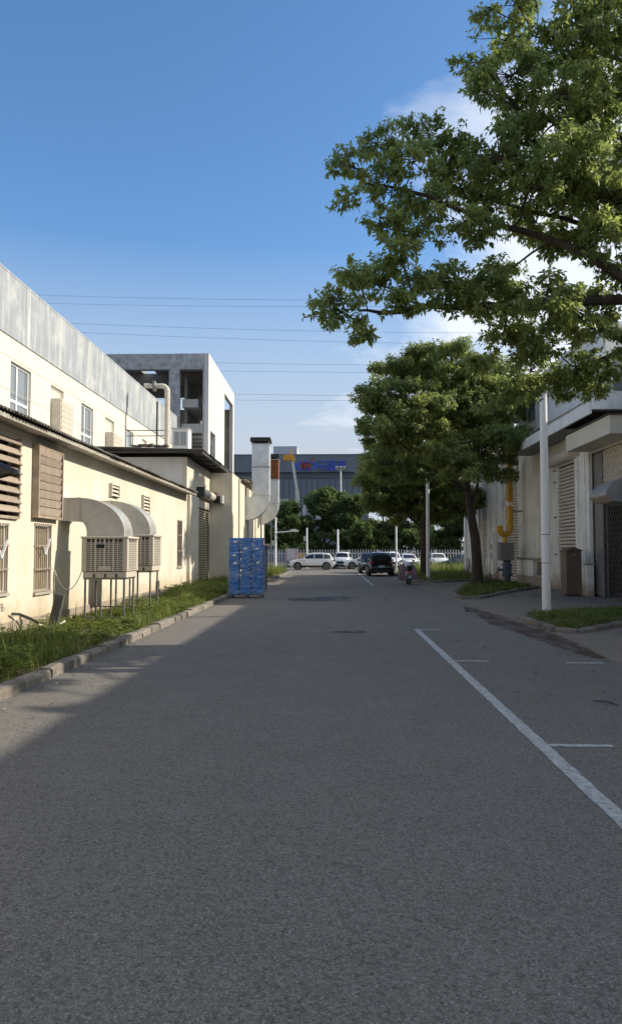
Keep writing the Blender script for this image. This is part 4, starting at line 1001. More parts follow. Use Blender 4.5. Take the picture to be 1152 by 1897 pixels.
# ---------------------------------------------------------------- blue crates on a pallet
px0, px1, py0, py1 = -3.94, -2.62, 28.55, 29.20
pl = thing('pallet', ((px0 + px1) / 2, 28.9, 0), 'low dark pallet carrying the wrapped blue crates', 'pallet')
me = shared(B().box(px0 - (px0 + px1) / 2, px1 - (px0 + px1) / 2, -.05, .05, -.011, .011), 'deck_board', M_wood)
for k in range(5): put(me, 'deck_board', pl, ((px0 + px1) / 2, py0 + .06 + k * .132, .125))
me = shared(B().box(-.06, .06, -.32, .32, -.05, .05), 'bearer', M_slate)
for k in range(3): put(me, 'bearer', pl, (px0 + .08 + k * .58, (py0 + py1) / 2, .06))
rows = ['bottom', 'second', 'third', 'fourth', 'fifth', 'sixth']; cols = ['left', 'middle', 'right']
cwid = (px1 - px0) / 3
def crate_mesh(h, taper, rib):
    w, d = cwid - .022, py1 - py0 - .02; b = B()
    z1 = h - .045; tx = taper
    b.add([(-w / 2 + tx, -d / 2 + tx, 0), (w / 2 - tx, -d / 2 + tx, 0), (w / 2 - tx, d / 2 - tx, 0), (-w / 2 + tx, d / 2 - tx, 0), (-w / 2 + .012, -d / 2 + .012, z1), (w / 2 - .012, -d / 2 + .012, z1), (w / 2 - .012, d / 2 - .012, z1), (-w / 2 + .012, d / 2 - .012, z1)],
          [(0, 3, 2, 1), (4, 5, 6, 7), (0, 1, 5, 4), (1, 2, 6, 5), (2, 3, 7, 6), (3, 0, 4, 7)])
    b.box(-w / 2, w / 2, -d / 2, d / 2, z1 + .001, h - .003)
    for r_ in rib:
        b.box(-w / 2 + .006, w / 2 - .006, -d / 2 + .006, d / 2 - .006, r_, r_ + .012)
    return b
me_up = shared(crate_mesh(.275, .03, (.06, .12)), 'crate', M_blue); me_lo = shared(crate_mesh(.172, .045, ()), 'crate', M_blue)
z = .137
for r_ in range(6):
    for c in range(3):
        o = put(me_lo, 'nested_crate', None, (px0 + cwid * (c + .5) + random.uniform(-.006, .006), (py0 + py1) / 2 + random.uniform(-.008, .008), z))
        tag(o, f'blue nested crate, {rows[r_]} from the ground in the {cols[c]} column of the pallet', 'crate', 'blue crates on the pallet')
    z += .1725
zt = z
lab = shared(B().box(-.065, .065, -.002, 0, -.035, .035), 'paper_label', M_paper)
for r_ in range(4):
    for c in range(3):
        zz = zt + r_ * .2755 + (.02 if c == 1 and r_ == 3 else 0) * 1
        o = put(me_up, 'blue_crate', None, (px0 + cwid * (c + .5) + random.uniform(-.008, .008), (py0 + py1) / 2 + random.uniform(-.012, .012), zt + r_ * .2755), rot=(0, 0, R(random.uniform(-.8, .8))))
        tag(o, f'blue lidded crate, {rows[r_]} of the upper four rows, {cols[c]} column of the pallet', 'crate', 'blue crates on the pallet')
        if (r_, c) in ((0, 0), (0, 2), (2, 1), (3, 0), (2, 2), (1, 0)):
            q = bpy.data.objects.new('paper_label', lab); link(q, o); q.location = (random.uniform(-.05, .05), -(py1 - py0) / 2 + .003, random.uniform(.12, .18))
# stretch film
m = bpy.data.materials.new('stretch_film'); m.use_nodes = True; n, l = m.node_tree.nodes, m.node_tree.links
b_ = n['Principled BSDF']; b_.inputs['Base Color'].default_value = (.72, .78, .86, 1); b_.inputs['Roughness'].default_value = .22
tr = n.new('ShaderNodeBsdfTransparent'); ms = n.new('ShaderNodeMixShader'); tcn = n.new('ShaderNodeTexCoord'); mp = n.new('ShaderNodeMapping'); mp.inputs['Scale'].default_value = (3, 3, 9); mp.inputs['Rotation'].default_value = (0, .25, 0)
nz = n.new('ShaderNodeTexNoise'); nz.inputs['Scale'].default_value = 1.1; nz.inputs['Detail'].default_value = 5; nz.inputs['Distortion'].default_value = 1.6
mr_ = n.new('ShaderNodeMapRange'); mr_.inputs[1].default_value = .46; mr_.inputs[2].default_value = .72; mr_.inputs[3].default_value = .03; mr_.inputs[4].default_value = .38
l.new(tcn.outputs['Object'], mp.inputs[0]); l.new(mp.outputs[0], nz.inputs['Vector']); l.new(nz.outputs['Fac'], mr_.inputs[0]); l.new(mr_.outputs[0], ms.inputs[0])
l.new(tr.outputs[0], ms.inputs[1]); l.new(b_.outputs[0], ms.inputs[2]); l.new(ms.outputs[0], n['Material Output'].inputs[0])
bp = n.new('ShaderNodeBump'); bp.inputs['Strength'].default_value = .8; bp.inputs['Distance'].default_value = .02; l.new(nz.outputs['Fac'], bp.inputs['Height']); l.new(bp.outputs[0], b_.inputs['Normal'])
b = B(); P = [(px0 - .012, py0 - .012), (px1 + .012, py0 - .012), (px1 + .012, py1 + .012), (px0 - .012, py1 + .012)]
lev = 26; ring = []
for i in range(4):
    p, q = Vector(P[i]), Vector(P[(i + 1) % 4])
    for k in range(8): ring.append(p.lerp(q, k / 8))
N = len(ring)
for j in range(lev):
    zz = .16 + (z + 4 * .2755 - .02 - .16) * j / (lev - 1)
    for p in ring: b.v.append((p.x + random.uniform(-.006, .006), p.y - random.uniform(0, .010), zz))
for j in range(lev - 1):
    for i in range(N): b.f.append((j * N + i, j * N + (i + 1) % N, (j + 1) * N + (i + 1) % N, (j + 1) * N + i))
o = build(b, 'stretch_wrap', m, None, smooth=True); tag(o, 'wrinkled clear film wound round the blue crates', 'film')
# slate cabinet behind
sc = thing('metal_cabinet', (-3.35, 34, 0), 'slate blue metal cabinet with pale board on top behind the crates', 'cabinet')
build(B().box(-3.75, -2.98, 33.8, 34.6, .06, 2.02), 'body', M_slate, sc, bevel=.01); build(B().box(-3.7, -3.05, 33.82, 34.5, 0, .06), 'foot', M_dark_steel, sc)
build(B().box(-3.8, -2.78, 33.7, 34.65, 2.02, 2.10), 'top_board', M_gutter, sc); build(B().box(-3.36, -3.34, 33.785, 33.8, .1, 1.98), 'door_gap', M_trim, sc)

# ---------------------------------------------------------------- poles
def pole(loc, h, r, label, name='lamp_pole', arm=None, box=None, tilt=0):
    t = thing(name, (*loc, .05 if loc[0] > 0 else 0), label, 'pole', 'white street poles')
    build(B().tube([(0, 0, -.05), (0, 0, h * .5), (tilt, 0, h)], [r, r * .92, r * .8], 16), 'shaft', M_pole, t, smooth=True, local=True)
    build(B().tube([(tilt, 0, h), (tilt, 0, h + .05)], [r * .86, r * .5], 12), 'cap', M_pole, t, local=True)
    for z in (.62 * h * .25 + .35, h * .33): build(B().tube([(0, 0, z), (0, 0, z + .02)], r * 1.02, 16), 'seam', M_steel, t, local=True)
    build(B().box(-r * .5, r * .5, -r - .006, -r + .03, .5, .8), 'hatch', M_pole, t, local=True)
    if arm:
        a_ = build(B().tube([(0, 0, arm[0]), (arm[1], 0, arm[0] + .1)], .045, 8), 'arm', M_pole, t, local=True)
        build(B().box(arm[1] - .1, arm[1] + .75, -.16, .16, arm[0] + .08, arm[0] + .2).prism([(arm[1] - .05, arm[0] + .2), (arm[1] + .7, arm[0] + .2), (arm[1] + .5, arm[0] + .32), (arm[1] + .1, arm[0] + .32)], 'y', -.13, .13), 'lamp_head', M_white_frame, a_, local=True)
    if box: build(B().box(-.35, -.05, -.16, .16, box, box + .5), 'control_box', M_galv, t, local=True)
    return t
pole((6.03, 21.64), 6.6, .125, 'thick white lamp pole standing on the near grass island')
pole((5.63, 44.94), 6.35, .115, 'slim white pole in front of the middle tree trunk by the scooter')
pole((5.74, 68.5), 5.35, .09, 'thin white pole just right of the black car')
pole((-5.35, 71.0), 4.95, .11, 'white street lamp with side arm behind the blue crates', arm=(3.55, 1.4), box=2.3)
pole((-2.75, 81.0), 4.25, .10, 'white pole rising behind the white car facing left', box=2.9)
pole((.55, 80.0), 4.0, .12, 'plain white pole above the gap between the white cars')

# ---------------------------------------------------------------- fence, poster, far building, lift, wires
fn = thing('picket_fence', (0, 84, 0), 'white steel picket fence along the back of the car park', 'fence')
me = shared(B().box(-.045, .045, -.02, .02, .1, 1.9).prism([(-.045, 1.901), (.045, 1.901), (0, 2.05)], 'y', -.02, .02), 'picket', M_fence)
x = -14.0
while x < 24: put(me, 'picket', fn, (x, 84, 0)); x += .30
for zz in (.35, 1.55): build(B().box(-14.2, 24.2, 84.021, 84.07, zz, zz + .06), 'rail', M_fence, fn)
x = -14.2
while x < 24.5: build(B().box(x - .06, x + .06, 84.08, 84.2, -.05, 1.95), 'fence_post', M_fence, fn); x += 3.2
po = thing('notice_board', (-4.45, 83.6, 0), 'pink and white notice board in front of the fence', 'sign')
build(B().box(-5.15, -3.85, 83.7, 83.76, .75, 2.1), 'panel', M_poster, po)
build(B().box(-5.0, -4.35, 83.685, 83.699, 1.0, 1.95), 'print', M_paper, po)
for k in range(4): build(B().box(-4.93, -4.45, 83.678, 83.684, 1.1 + k * .2, 1.17 + k * .2), 'print_line', M_pink, po)
for xx in (-5.05, -3.95): build(B().box(xx - .04, xx + .04, 83.77, 83.83, 0, 2.1), 'leg', M_steel, po)

fb = thing('far_factory', (-4, 130, 0), 'blue grey clad factory with a blue and red sign beyond the trees', 'building')
build(B().box(-40, 6.2, 130.8, 170, 0, 14.5), 'lower_wall', M_far, fb)
build(B().box(-40, 6.6, 130, 171, 15.5, 18.45), 'upper_band', M_far, fb); build(B().box(-40, 6.4, 130.6, 170.5, 14.501, 15.499), 'recess_shade_band', M_far_d, fb)  # recess band: shadow under the upper wall put into a darker colour
me = shared(B().box(-.06, .06, -.06, 0, 11.0, 14.45), 'rib', M_far_d)
for k in range(46): put(me, 'rib', fb, (-39.5 + k, 130.79, 0))
build(B().box(-40.1, 6.7, 129.9, 171.1, 18.451, 18.6), 'coping', M_far_d, fb)
for x0, x1 in ((-11.5, -7.6), (-5.2, 0.2), (1.4, 4.5)): build(B().box(x0, x1, 130.70, 130.79, 7.0, 10.9), 'white_panel', M_far_l, fb)
build(B().box(-11.0, -6.6, 140, 150, 18.601, 21.4), 'roof_house', M_far_l, fb)
# sign: emblem ring, red strokes, three characters
sy = 129.82
sg = thing('rooftop_sign', (-2, 129.9, 15.6), 'blue lettering with a red winged emblem on the far factory', 'sign')
ring = B(); N = 40
for i in range(N):
    t = 2 * math.pi * i / N; c_, s_ = math.cos(t), math.sin(t); th = .8 + .35 * abs(math.sin(t))
    for kx, kz in ((1.85, .80), (1.45, .80 - .22)):
        for yy in (sy, sy + .1): ring.v.append((-4.55 + kx * c_, yy, 16.55 + kz * s_))
for i in range(N):
    a_, c_ = i * 4, ((i + 1) % N) * 4
    ring.f += [(a_, c_, c_ + 2, a_ + 2), (a_ + 1, a_ + 3, c_ + 3, c_ + 1), (a_, a_ + 1, c_ + 1, c_), (a_ + 2, c_ + 2, c_ + 3, a_ + 3)]
build(ring, 'emblem_ring', M_sign_blue, sg)
rs = B(); zz = 15.95
for (xa, za, xb, zb) in ((-5.25, 17.5, -4.9, 15.95), (-4.9, 15.95, -4.45, 17.2), (-4.45, 17.2, -4.1, 15.95), (-4.1, 15.95, -3.4, 17.9), (-5.5, 16.2, -4.6, 17.0)): rs.bar((xa, sy - .08, za), (xb, sy - .08, zb), .1, .26)
build(rs, 'emblem_strokes', M_sign_red, sg)
def glyph(strokes, x0, name='character'):
    b = B()
    for i, (xa, za, xb, zb) in enumerate(strokes):
        hor = abs(xb - xa) > abs(zb - za); 
        b.bar((x0 + xa * 1.52, sy + .02 - .003 * i, 15.78 + za * 1.62), (x0 + xb * 1.52, sy + .02 - .003 * i, 15.78 + zb * 1.62), .10, .15)
    build(b, name, M_sign_blue, sg)
glyph([(.1, .95, .95, .95), (.12, .95, .12, .55), (.12, .55, .9, .55), (.9, .55, .9, .1), (.9, .08, .5, .08), (.0, .32, .7, .32)], -2.72)
glyph([(.05, .98, .95, .98), (.05, .98, .05, .02), (.95, .98, .95, .02), (.05, .02, .95, .02), (.2, .72, .8, .72), (.25, .5, .6, .5), (.25, .5, .25, .25), (.6, .5, .6, .25), (.2, .22, .8, .22), (.62, .9, .8, .2)], -1.0)
glyph([(.02, .95, .38, .95), (.38, .95, .38, .65), (.02, .65, .38, .65), (.02, .65, .02, .35), (.02, .38, .38, .38), (.38, .38, .32, .02), (.5, .95, .95, .95), (.5, .95, .5, .68), (.95, .95, .95, .68), (.5, .68, .95, .68), (.48, .52, .97, .52), (.48, .52, .48, .25), (.97, .52, .97, .25), (.48, .25, .97, .25), (.72, .68, .72, .05), (.45, .05, .98, .05)], .72)
build(B().box(-2.8, 2.4, sy + .1, sy + .16, 15.72, 15.80).box(-2.8, 2.4, sy + .1, sy + .16, 17.3, 17.38), 'sign_rail', M_far_d, sg)
bl = thing('boom_lift', (-5.0, 113, 0), 'yellow boom lift with a long grey arm in front of the far factory', 'lift')
build(B().box(-6.2, -3.4, 112, 114.2, .4, 2.2), 'chassis', M_crane_y, bl, bevel=.1)
for xx in (-5.8, -3.8):
    for yy in (111.9, 114.3): build(B().tube([(xx, yy - .15, .45), (xx, yy + .15, .45)], .45, 14), 'wheel', M_tyre, bl)
build(B().bar((-4.9, 113, 2.1), (-5.35, 113, 11.0), .55), 'boom', M_galv, bl); build(B().bar((-5.34, 112.9, 10.9), (-6.1, 112.9, 15.9), .38), 'boom', M_galv, bl)
bk = build(B().box(-7.35, -5.7, 112.3, 113.5, 15.4, 15.55).box(-7.35, -5.7, 112.3, 112.36, 15.55, 16.2).box(-7.35, -5.7, 113.44, 113.5, 15.55, 16.2), 'basket', M_crane_y, bl)
for k in range(6): build(B().box(-7.35 + k * .32, -7.29 + k * .32, 112.24, 112.3, 15.5, 16.75 if k in (3, 4) else 16.3), 'basket_bar', M_crane_y, bk)
build(B().bar((-6.35, 112.5, 16.2), (-6.05, 112.5, 17.3), .12), 'basket_post', M_crane_y, bk)
fl = thing('yard_light', (1.3, 112, 0), 'tall grey yard light in front of the far factory sign', 'lamp')
build(B().tube([(1.3, 112, 0), (1.2, 112, 14.0)], [.2, .13], 10), 'shaft', M_galv, fl, smooth=True)
build(B().box(.6, 1.9, 111.9, 112.1, 13.9, 14.05), 'crossbar', M_galv, fl)
for xx in (.6, 1.2, 1.75): build(B().obox((xx + .05, 111.8, 14.2), .42, .3, .34, Matrix.Rotation(R(25), 3, 'X')), 'lamp_head', M_galv, fl)

# power lines strung between two lattice masts out of the picture
wires = [(-62.2, 57.45, -5.84, 55.84), (-61.6, 55.66, -5.84, 54.42), (-56.2, 51.2, -4.7, 49.1), (-53.8, 49.17, -4.1, 46.87), (-23.8, 42.3, 9.75, 41.6), (-23.8, 40.56, 8.6, 40.0), (-20.3, 35.5, 6.27, 35.0), (-20.3, 34.2, 6.27, 33.95)]
YW = 105.0; k = YW / 160
names = ['topmost', 'second', 'third', 'fourth', 'fifth', 'sixth', 'seventh', 'lowest']
XA, XB = -130, 120; ends = []
for i, (xa, za, xb, zb) in enumerate(wires):
    za, zb, xa, xb = 1.75 + (za - 1.75) * k, 1.75 + (zb - 1.75) * k, xa * k, xb * k
    s_ = (zb - za) / (xb - xa); P = []
    for j in range(41):
        x = XA + (XB - XA) * j / 40; P.append((x, YW, za + s_ * (x - xa) + .00035 * ((x - xa) * (x - xb))))
    ends.append((P[0][2], P[-1][2]))
    o = build(B().tube(P, .017, 5), 'power_line', M_wire, None); tag(o, f'thin power line across the sky, {names[i]} of the eight', 'cable', 'power lines')
for X_, idx in ((XA, 0), (XB, 1)):
    t = thing('lattice_mast', (X_, YW, 0), 'steel mast carrying the power lines, ' + ('left end' if idx == 0 else 'right end'), 'mast')
    top = max(e_[idx] for e_ in ends) + 2
    for sx in (-1, 1):
        for sy_ in (-1, 1): build(B().bar((X_ + sx * 2.2, YW + sy_ * 2.2, 0), (X_ + sx * .4, YW + sy_ * .4, top), .2), 'leg', M_galv, t)
    for e_ in ends: build(B().box(X_ - 1.2, X_ + 1.2, YW - 1.5, YW + 1.5, e_[idx] - .12, e_[idx] + .12), 'cross_arm', M_galv, t)

# ================================================================== CARS AND SCOOTER
def car(loc, rz, label, paint, L=4.5, W=1.84, H=1.66, kind='suv', detail=True):
    t = thing('parked_car', loc, label, 'car', 'cars in the car park', rz)
    if kind == 'suv':    prof = [(0, .58), (.012, .92), (.03, 1.02), (.085, 1.42), (.13, 1.58), (.30, 1.655), (.48, 1.64), (.58, 1.54), (.715, 1.08), (.75, 1.03), (.92, .93), (.975, .80), (1, .56)]
    elif kind == 'box':  prof = [(0, .55), (.01, .95), (.02, 1.05), (.045, 1.50), (.08, 1.60), (.35, 1.655), (.58, 1.64), (.64, 1.56), (.715, 1.12), (.74, 1.06), (.95, 1.0), (.985, .85), (1, .55)]
    else:                prof = [(0, .60), (.015, .90), (.05, 1.04), (.16, 1.10), (.30, 1.50), (.45, 1.62), (.55, 1.58), (.72, 1.12), (.78, 1.02), (.93, .86), (.98, .72), (1, .52)]
    k = H / 1.66
    px = np.array([p[0] for p in prof]); pz = np.array([p[1] for p in prof]) * k
    belt = 1.03 * k
    top = lambda u: float(np.interp(u, px, pz))
    def half(u):
        z = top(u); e_ = abs(2 * u - 1); w = W / 2 * (1 - .16 * e_ ** 5); zb = .24 + .10 * max(0, e_ - .8) * 5
        g = min(1, max(0, (z - belt) / (.5 * k)))
        bz = min(belt, z - .05); rw = w * (.93 - .17 * g)
        return [(w * .86, zb), (w * .97, zb + .10), (w, .55 * k), (w * .99, .78 * k if z > .85 * k else z - .1), (w * .955, bz), (rw, z - .035 - .03 * g), (rw * .84, z), (0, z + .018)]
    us = sorted({*np.linspace(0, 1, 33).tolist(), *px.tolist()})
    b = B(); rings = []
    for u in us:
        h_ = half(u); pts = [(y, z) for y, z in h_] + [(-y, z) for y, z in reversed(h_[:-1])]
        rings.append(len(b.v)); b.v += [((u - .5) * L, y, z) for y, z in pts]; n = len(pts)
    for r0, r1 in zip(rings[:-1], rings[1:]):
        for i in range(n - 1): b.f.append((r0 + i, r0 + i + 1, r1 + i + 1, r1 + i))
        b.f.append((r0 + n - 1, r0, r1, r1 + n - 1))
    b.f.append(tuple(rings[0] + i for i in range(n))); b.f.append(tuple(rings[-1] + i for i in range(n)))
    body = build(b, 'body', paint, t, smooth=True, local=True)
    def side_pt(u, v, s):
        h_ = half(u); (y0, z0), (y1, z1) = h_[4], h_[5]
        return ((u - .5) * L, s * (y0 + (y1 - y0) * v + .008), z0 + (z1 - z0) * v)
    if kind == 'sedan': spans = [(.22, .40), (.41, .64)]
    else: spans = [(.10, .24), (.255, .44), (.455, .66)]
    for s in (1, -1):
        for (ua, ub) in spans:
            g = B(); m_ = 7
            for i in range(m_ + 1):
                u = ua + (ub - ua) * i / m_; zt = top(u); room = max(.02, (zt - belt) / (.5 * k))
                for v in (.10, .5, .88 if room > .5 else .6): g.v.append(side_pt(u, v, s))
            for i in range(m_):
                for j in range(2): g.f.append((i * 3 + j, i * 3 + j + 1, i * 3 + j + 4, i * 3 + j + 3))
            build(g, 'side_window', M_glass_d, t, local=True)
    def top_glass(ua, ub, name):
        g = B(); m_ = 6; q = (-.86, -.45, 0, .45, .86)
        for i in range(m_ + 1):
            u = ua + (ub - ua) * i / m_; h_ = half(u); rw = h_[5][0]
            for f in q:
                zz = h_[7][1] - .018 * abs(f) - (.03 if abs(f) > .8 else 0)
                g.v.append(((u - .5) * L + (.018 if ub > .5 else -.018), rw * f, zz + .014))
        for i in range(m_):
            for j in range(4): g.f.append((i * 5 + j, i * 5 + j + 1, i * 5 + j + 6, i * 5 + j + 5))
        build(g, name, M_glass_d, t, local=True)
    if kind == 'suv': top_glass(.59, .705, 'windscreen'); top_glass(.038, .115, 'rear_window')
    elif kind == 'box': top_glass(.645, .71, 'windscreen'); top_glass(.023, .05, 'rear_window')
    else: top_glass(.57, .71, 'windscreen'); top_glass(.175, .30, 'rear_window')
    # wheels
    r = .345 * k
    for fx in (.185, .805):
        for s in (1, -1):
            x = (fx - .5) * L; yo = s * W / 2
            build(B().tube([(x, yo * .80, r + .03), (x, yo * 1.006, r + .03)], r * 1.17, 24), 'wheel_arch', M_trim, t, local=True)
            w = build(B().tube([(x, yo * .78, r), (x, yo * 1.018, r), (x, yo * 1.025, r)], [r, r, r * .95], 24), 'wheel', M_tyre, t, local=True, smooth=True)
            rim = B().tube([(x, yo * 1.026, r), (x, yo * 1.028, r)], r * .66, 20)
            build(rim, 'rim_disc', M_rimd, w, local=True)
            sp = B()
            for q in range(5):
                a_ = q * 2 * math.pi / 5 + .3; sp.bar((x, yo * 1.036, r), (x + r * .66 * math.cos(a_), yo * 1.034, r + r * .66 * math.sin(a_)), .05, .02)
            sp.tube([(x + r * .66 * math.cos(i / 20 * 6.2832), yo * 1.032, r + r * .66 * math.sin(i / 20 * 6.2832)) for i in range(21)], .02, 5)
            build(sp, 'rim', M_rim, w, local=True)
    # sills and bumpers
    for s in (1, -1): build(B().box(-L * .31, L * .29, *sorted((s * W * .485, s * W * .503)), .25, .42), 'sill', M_trim, t, local=True)
    xr, xf = -L / 2, L / 2
    build(B().box(xr - .02, xr + .12, -W * .42, W * .42, .30, .50), 'rear_bumper', M_trim, t, local=True, bevel=.03); build(B().box(xf - .12, xf + .02, -W * .41, W * .41, .28, .46), 'front_bumper', M_trim, t, local=True, bevel=.03)
    build(B().box(xf - .06, xf + .01, -W * .24, W * .24, .56 * k, .74 * k), 'grille', M_trim, t, local=True)
    build(B().box(xr - .035, xr + .02, -.22, .22, .60 * k, .74 * k), 'number_plate', M_plate, t, local=True); build(B().box(xf + .021, xf + .035, -.22, .22, .38, .50), 'number_plate', M_plate, t, local=True)
    for s in (1, -1):
        build(B().obox((xr + .05, s * W * .385, .93 * k), .16, .30, .15), 'tail_light', M_tail, t, local=True, bevel=.03)
        build(B().obox((xf - .12, s * W * .365, .79 * k), .22, .34, .12), 'headlight', M_head, t, local=True, bevel=.04)
        mr = build(B().obox((.155 * L, s * (W / 2 + .08), 1.06 * k), .14, .22, .15), 'mirror', paint, t, local=True, bevel=.04)
        for u in (.33, .52): build(B().box((u - .5) * L, (u - .5) * L + .18, *sorted((s * W * .494, s * W * .508)), .90 * k, .93 * k), 'door_handle', M_trim if paint == M_car_black else paint, t, local=True)
        for u in (.25, .448, .66):
            build(B().box((u - .5) * L - .004, (u - .5) * L + .004, *sorted((s * W * .497, s * W * .503)), .40, .96 * k), 'door_gap', M_trim, t, local=True)
    for s in (1, -1): build(B().bar((-.36 * L, s * W * .34, H + .0), (.05 * L, s * W * .34, H + .03), .03), 'roof_rail', M_trim, t, local=True)
    return t
car((-2.0, 73.6, 0), R(180), 'white SUV parked side-on, facing left, clear of the others', M_car_white, L=4.45, W=1.84, H=1.66)
car((1.05, 79.2, 0), R(-97), 'small upright white car behind the other white ones, front towards us', M_car_white, L=3.9, W=1.70, H=1.72, kind='box')
car((3.35, 76.8, 0), R(180), 'white SUV facing left, its rear hidden by the blue grey car', M_car_white, L=4.6, W=1.84, H=1.62)
car((3.1, 62.5, 0), R(-90), 'blue grey car nose towards us left of the black one', M_car_blue, L=4.5, W=1.82, H=1.68, kind='box')
car((3.45, 55.9, 0), R(90), 'black SUV seen from behind at the kerb', M_car_black, L=4.6, W=1.80, H=1.74)
car((5.75, 74.5, 0), R(-88), 'white SUV standing right behind the black car', M_car_white, L=4.6, W=1.85, H=1.76, kind='suv')
car((7.9, 80.2, 0), R(-80), 'white car just right of the thin pole', M_car_white, L=4.3, W=1.78, H=1.56)
car((10.9, 80.0, 0), R(-84), 'white car between the tree trunk and the dark sedan', M_car_white, L=4.4, W=1.8, H=1.62, kind='box')
car((12.75, 75.6, 0), R(180), 'dark blue grey sedan low behind the grass on the right', M_car_blue, L=4.7, W=1.82, H=1.46, kind='sedan')

sc = thing('scooter', (4.05, 40.8, 0), 'pink scooter with quilted apron seen from behind at the kerb', 'scooter', None, R(90))
def sp(b, name, m, par=sc, **k): return build(b, name, m, par, local=True, **k)
for x, nm in ((-.52, 'wheel'), (.62, 'wheel')):
    w = sp(B().tube([(x, -.055, .23), (x, -.035, .23), (x, .035, .23), (x, .055, .23)], [.19, .23, .23, .19], 20), nm, M_tyre, smooth=True); sp(B().tube([(x, -.06, .23), (x, .06, .23)], .12, 14), 'rim', M_rim, w)
def loft(sts, n=12):
    b = B()
    for (x, z, ry, rz_) in sts:
        for i in range(n):
            t = 2 * math.pi * i / n; b.v.append((x, ry * math.copysign(abs(math.cos(t)) ** .7, math.cos(t)), z + rz_ * math.copysign(abs(math.sin(t)) ** .7, math.sin(t))))
    for k in range(len(sts) - 1):
        for i in range(n): b.f.append((k * n + i, k * n + (i + 1) % n, (k + 1) * n + (i + 1) % n, (k + 1) * n + i))
    b.f += [tuple(range(n)), tuple((len(sts) - 1) * n + i for i in range(n))]; return b
sp(loft([(-.80, .66, .06, .04), (-.72, .64, .14, .10), (-.5, .58, .19, .17), (-.2, .50, .20, .20), (.02, .40, .18, .14)]), 'body', M_pink, smooth=True)
sp(loft([(-.70, .78, .10, .04), (-.5, .80, .16, .06), (-.2, .80, .16, .06), (.0, .76, .11, .05)]), 'seat', M_trim, smooth=True)
sp(B().box(-.1, .45, -.18, .18, .26, .32), 'footboard', M_trim); sp(loft([(.38, .5, .20, .26), (.50, .58, .19, .34), (.58, .6, .12, .30)]), 'front_shield', M_pink, smooth=True)
sp(B().tube([(.62, 0, .25), (.52, 0, .9), (.46, 0, 1.02)], .03, 8), 'fork', M_steel); sp(B().tube([(.42, -.34, 1.02), (.47, -.1, 1.04), (.47, .1, 1.04), (.42, .34, 1.02)], .022, 8), 'handlebar', M_trim)
for s in (1, -1):
    m_ = sp(B().tube([(.44, s * .22, 1.03), (.47, s * .32, 1.22)], .008, 6), 'mirror_stem', M_trim); sp(B().obox((.47, s * .33, 1.25), .03, .13, .09), 'mirror', M_trim, m_, bevel=.02)
sp(B().obox((-.79, 0, .70), .05, .2, .07), 'tail_light', M_tail, bevel=.01); sp(B().obox((-.80, 0, .42), .02, .19, .15, Matrix.Rotation(R(-15), 3, 'Y')), 'number_plate', M_plate)
sp(B().box(-.86, -.6, -.13, .13, .80, 1.02), 'top_box', M_trim, bevel=.03); sp(loft([(-.02, 1.0, .08, .08), (.06, 1.04, .16, .14), (.2, 1.06, .17, .15), (.3, 1.02, .1, .1)]), 'headlight_cowl', M_white_frame, smooth=True)
# quilted apron hanging from the handlebar
b = B(); nu, nv = 14, 8
for j in range(nv + 1):
    for i in range(nu + 1):
        u = i / nu * 2 - 1; v = j / nv
        y = u * (.40 + .16 * v); x = .46 - .30 * abs(u) ** 1.6 * (0.6 + .7 * v) + .025 * math.sin(7 * u + 3 * v); z = 1.04 - .80 * v - .06 * math.sin(4 * u)
        b.v.append((x, y, z))
for j in range(nv):
    for i in range(nu): b.f.append((j * (nu + 1) + i, j * (nu + 1) + i + 1, (j + 1) * (nu + 1) + i + 1, (j + 1) * (nu + 1) + i))
o = sp(b, 'apron', M_pink, smooth=True); md = o.modifiers.new('thick', 'SOLIDIFY'); md.thickness = .03
sp(B().tube([(-.2, -.14, .24), (-.26, -.24, .02)], .012, 6), 'side_stand', M_steel); sp(B().tube([(-.1, .2, .25), (-.7, .2, .32)], .05, 10), 'exhaust', M_steel)

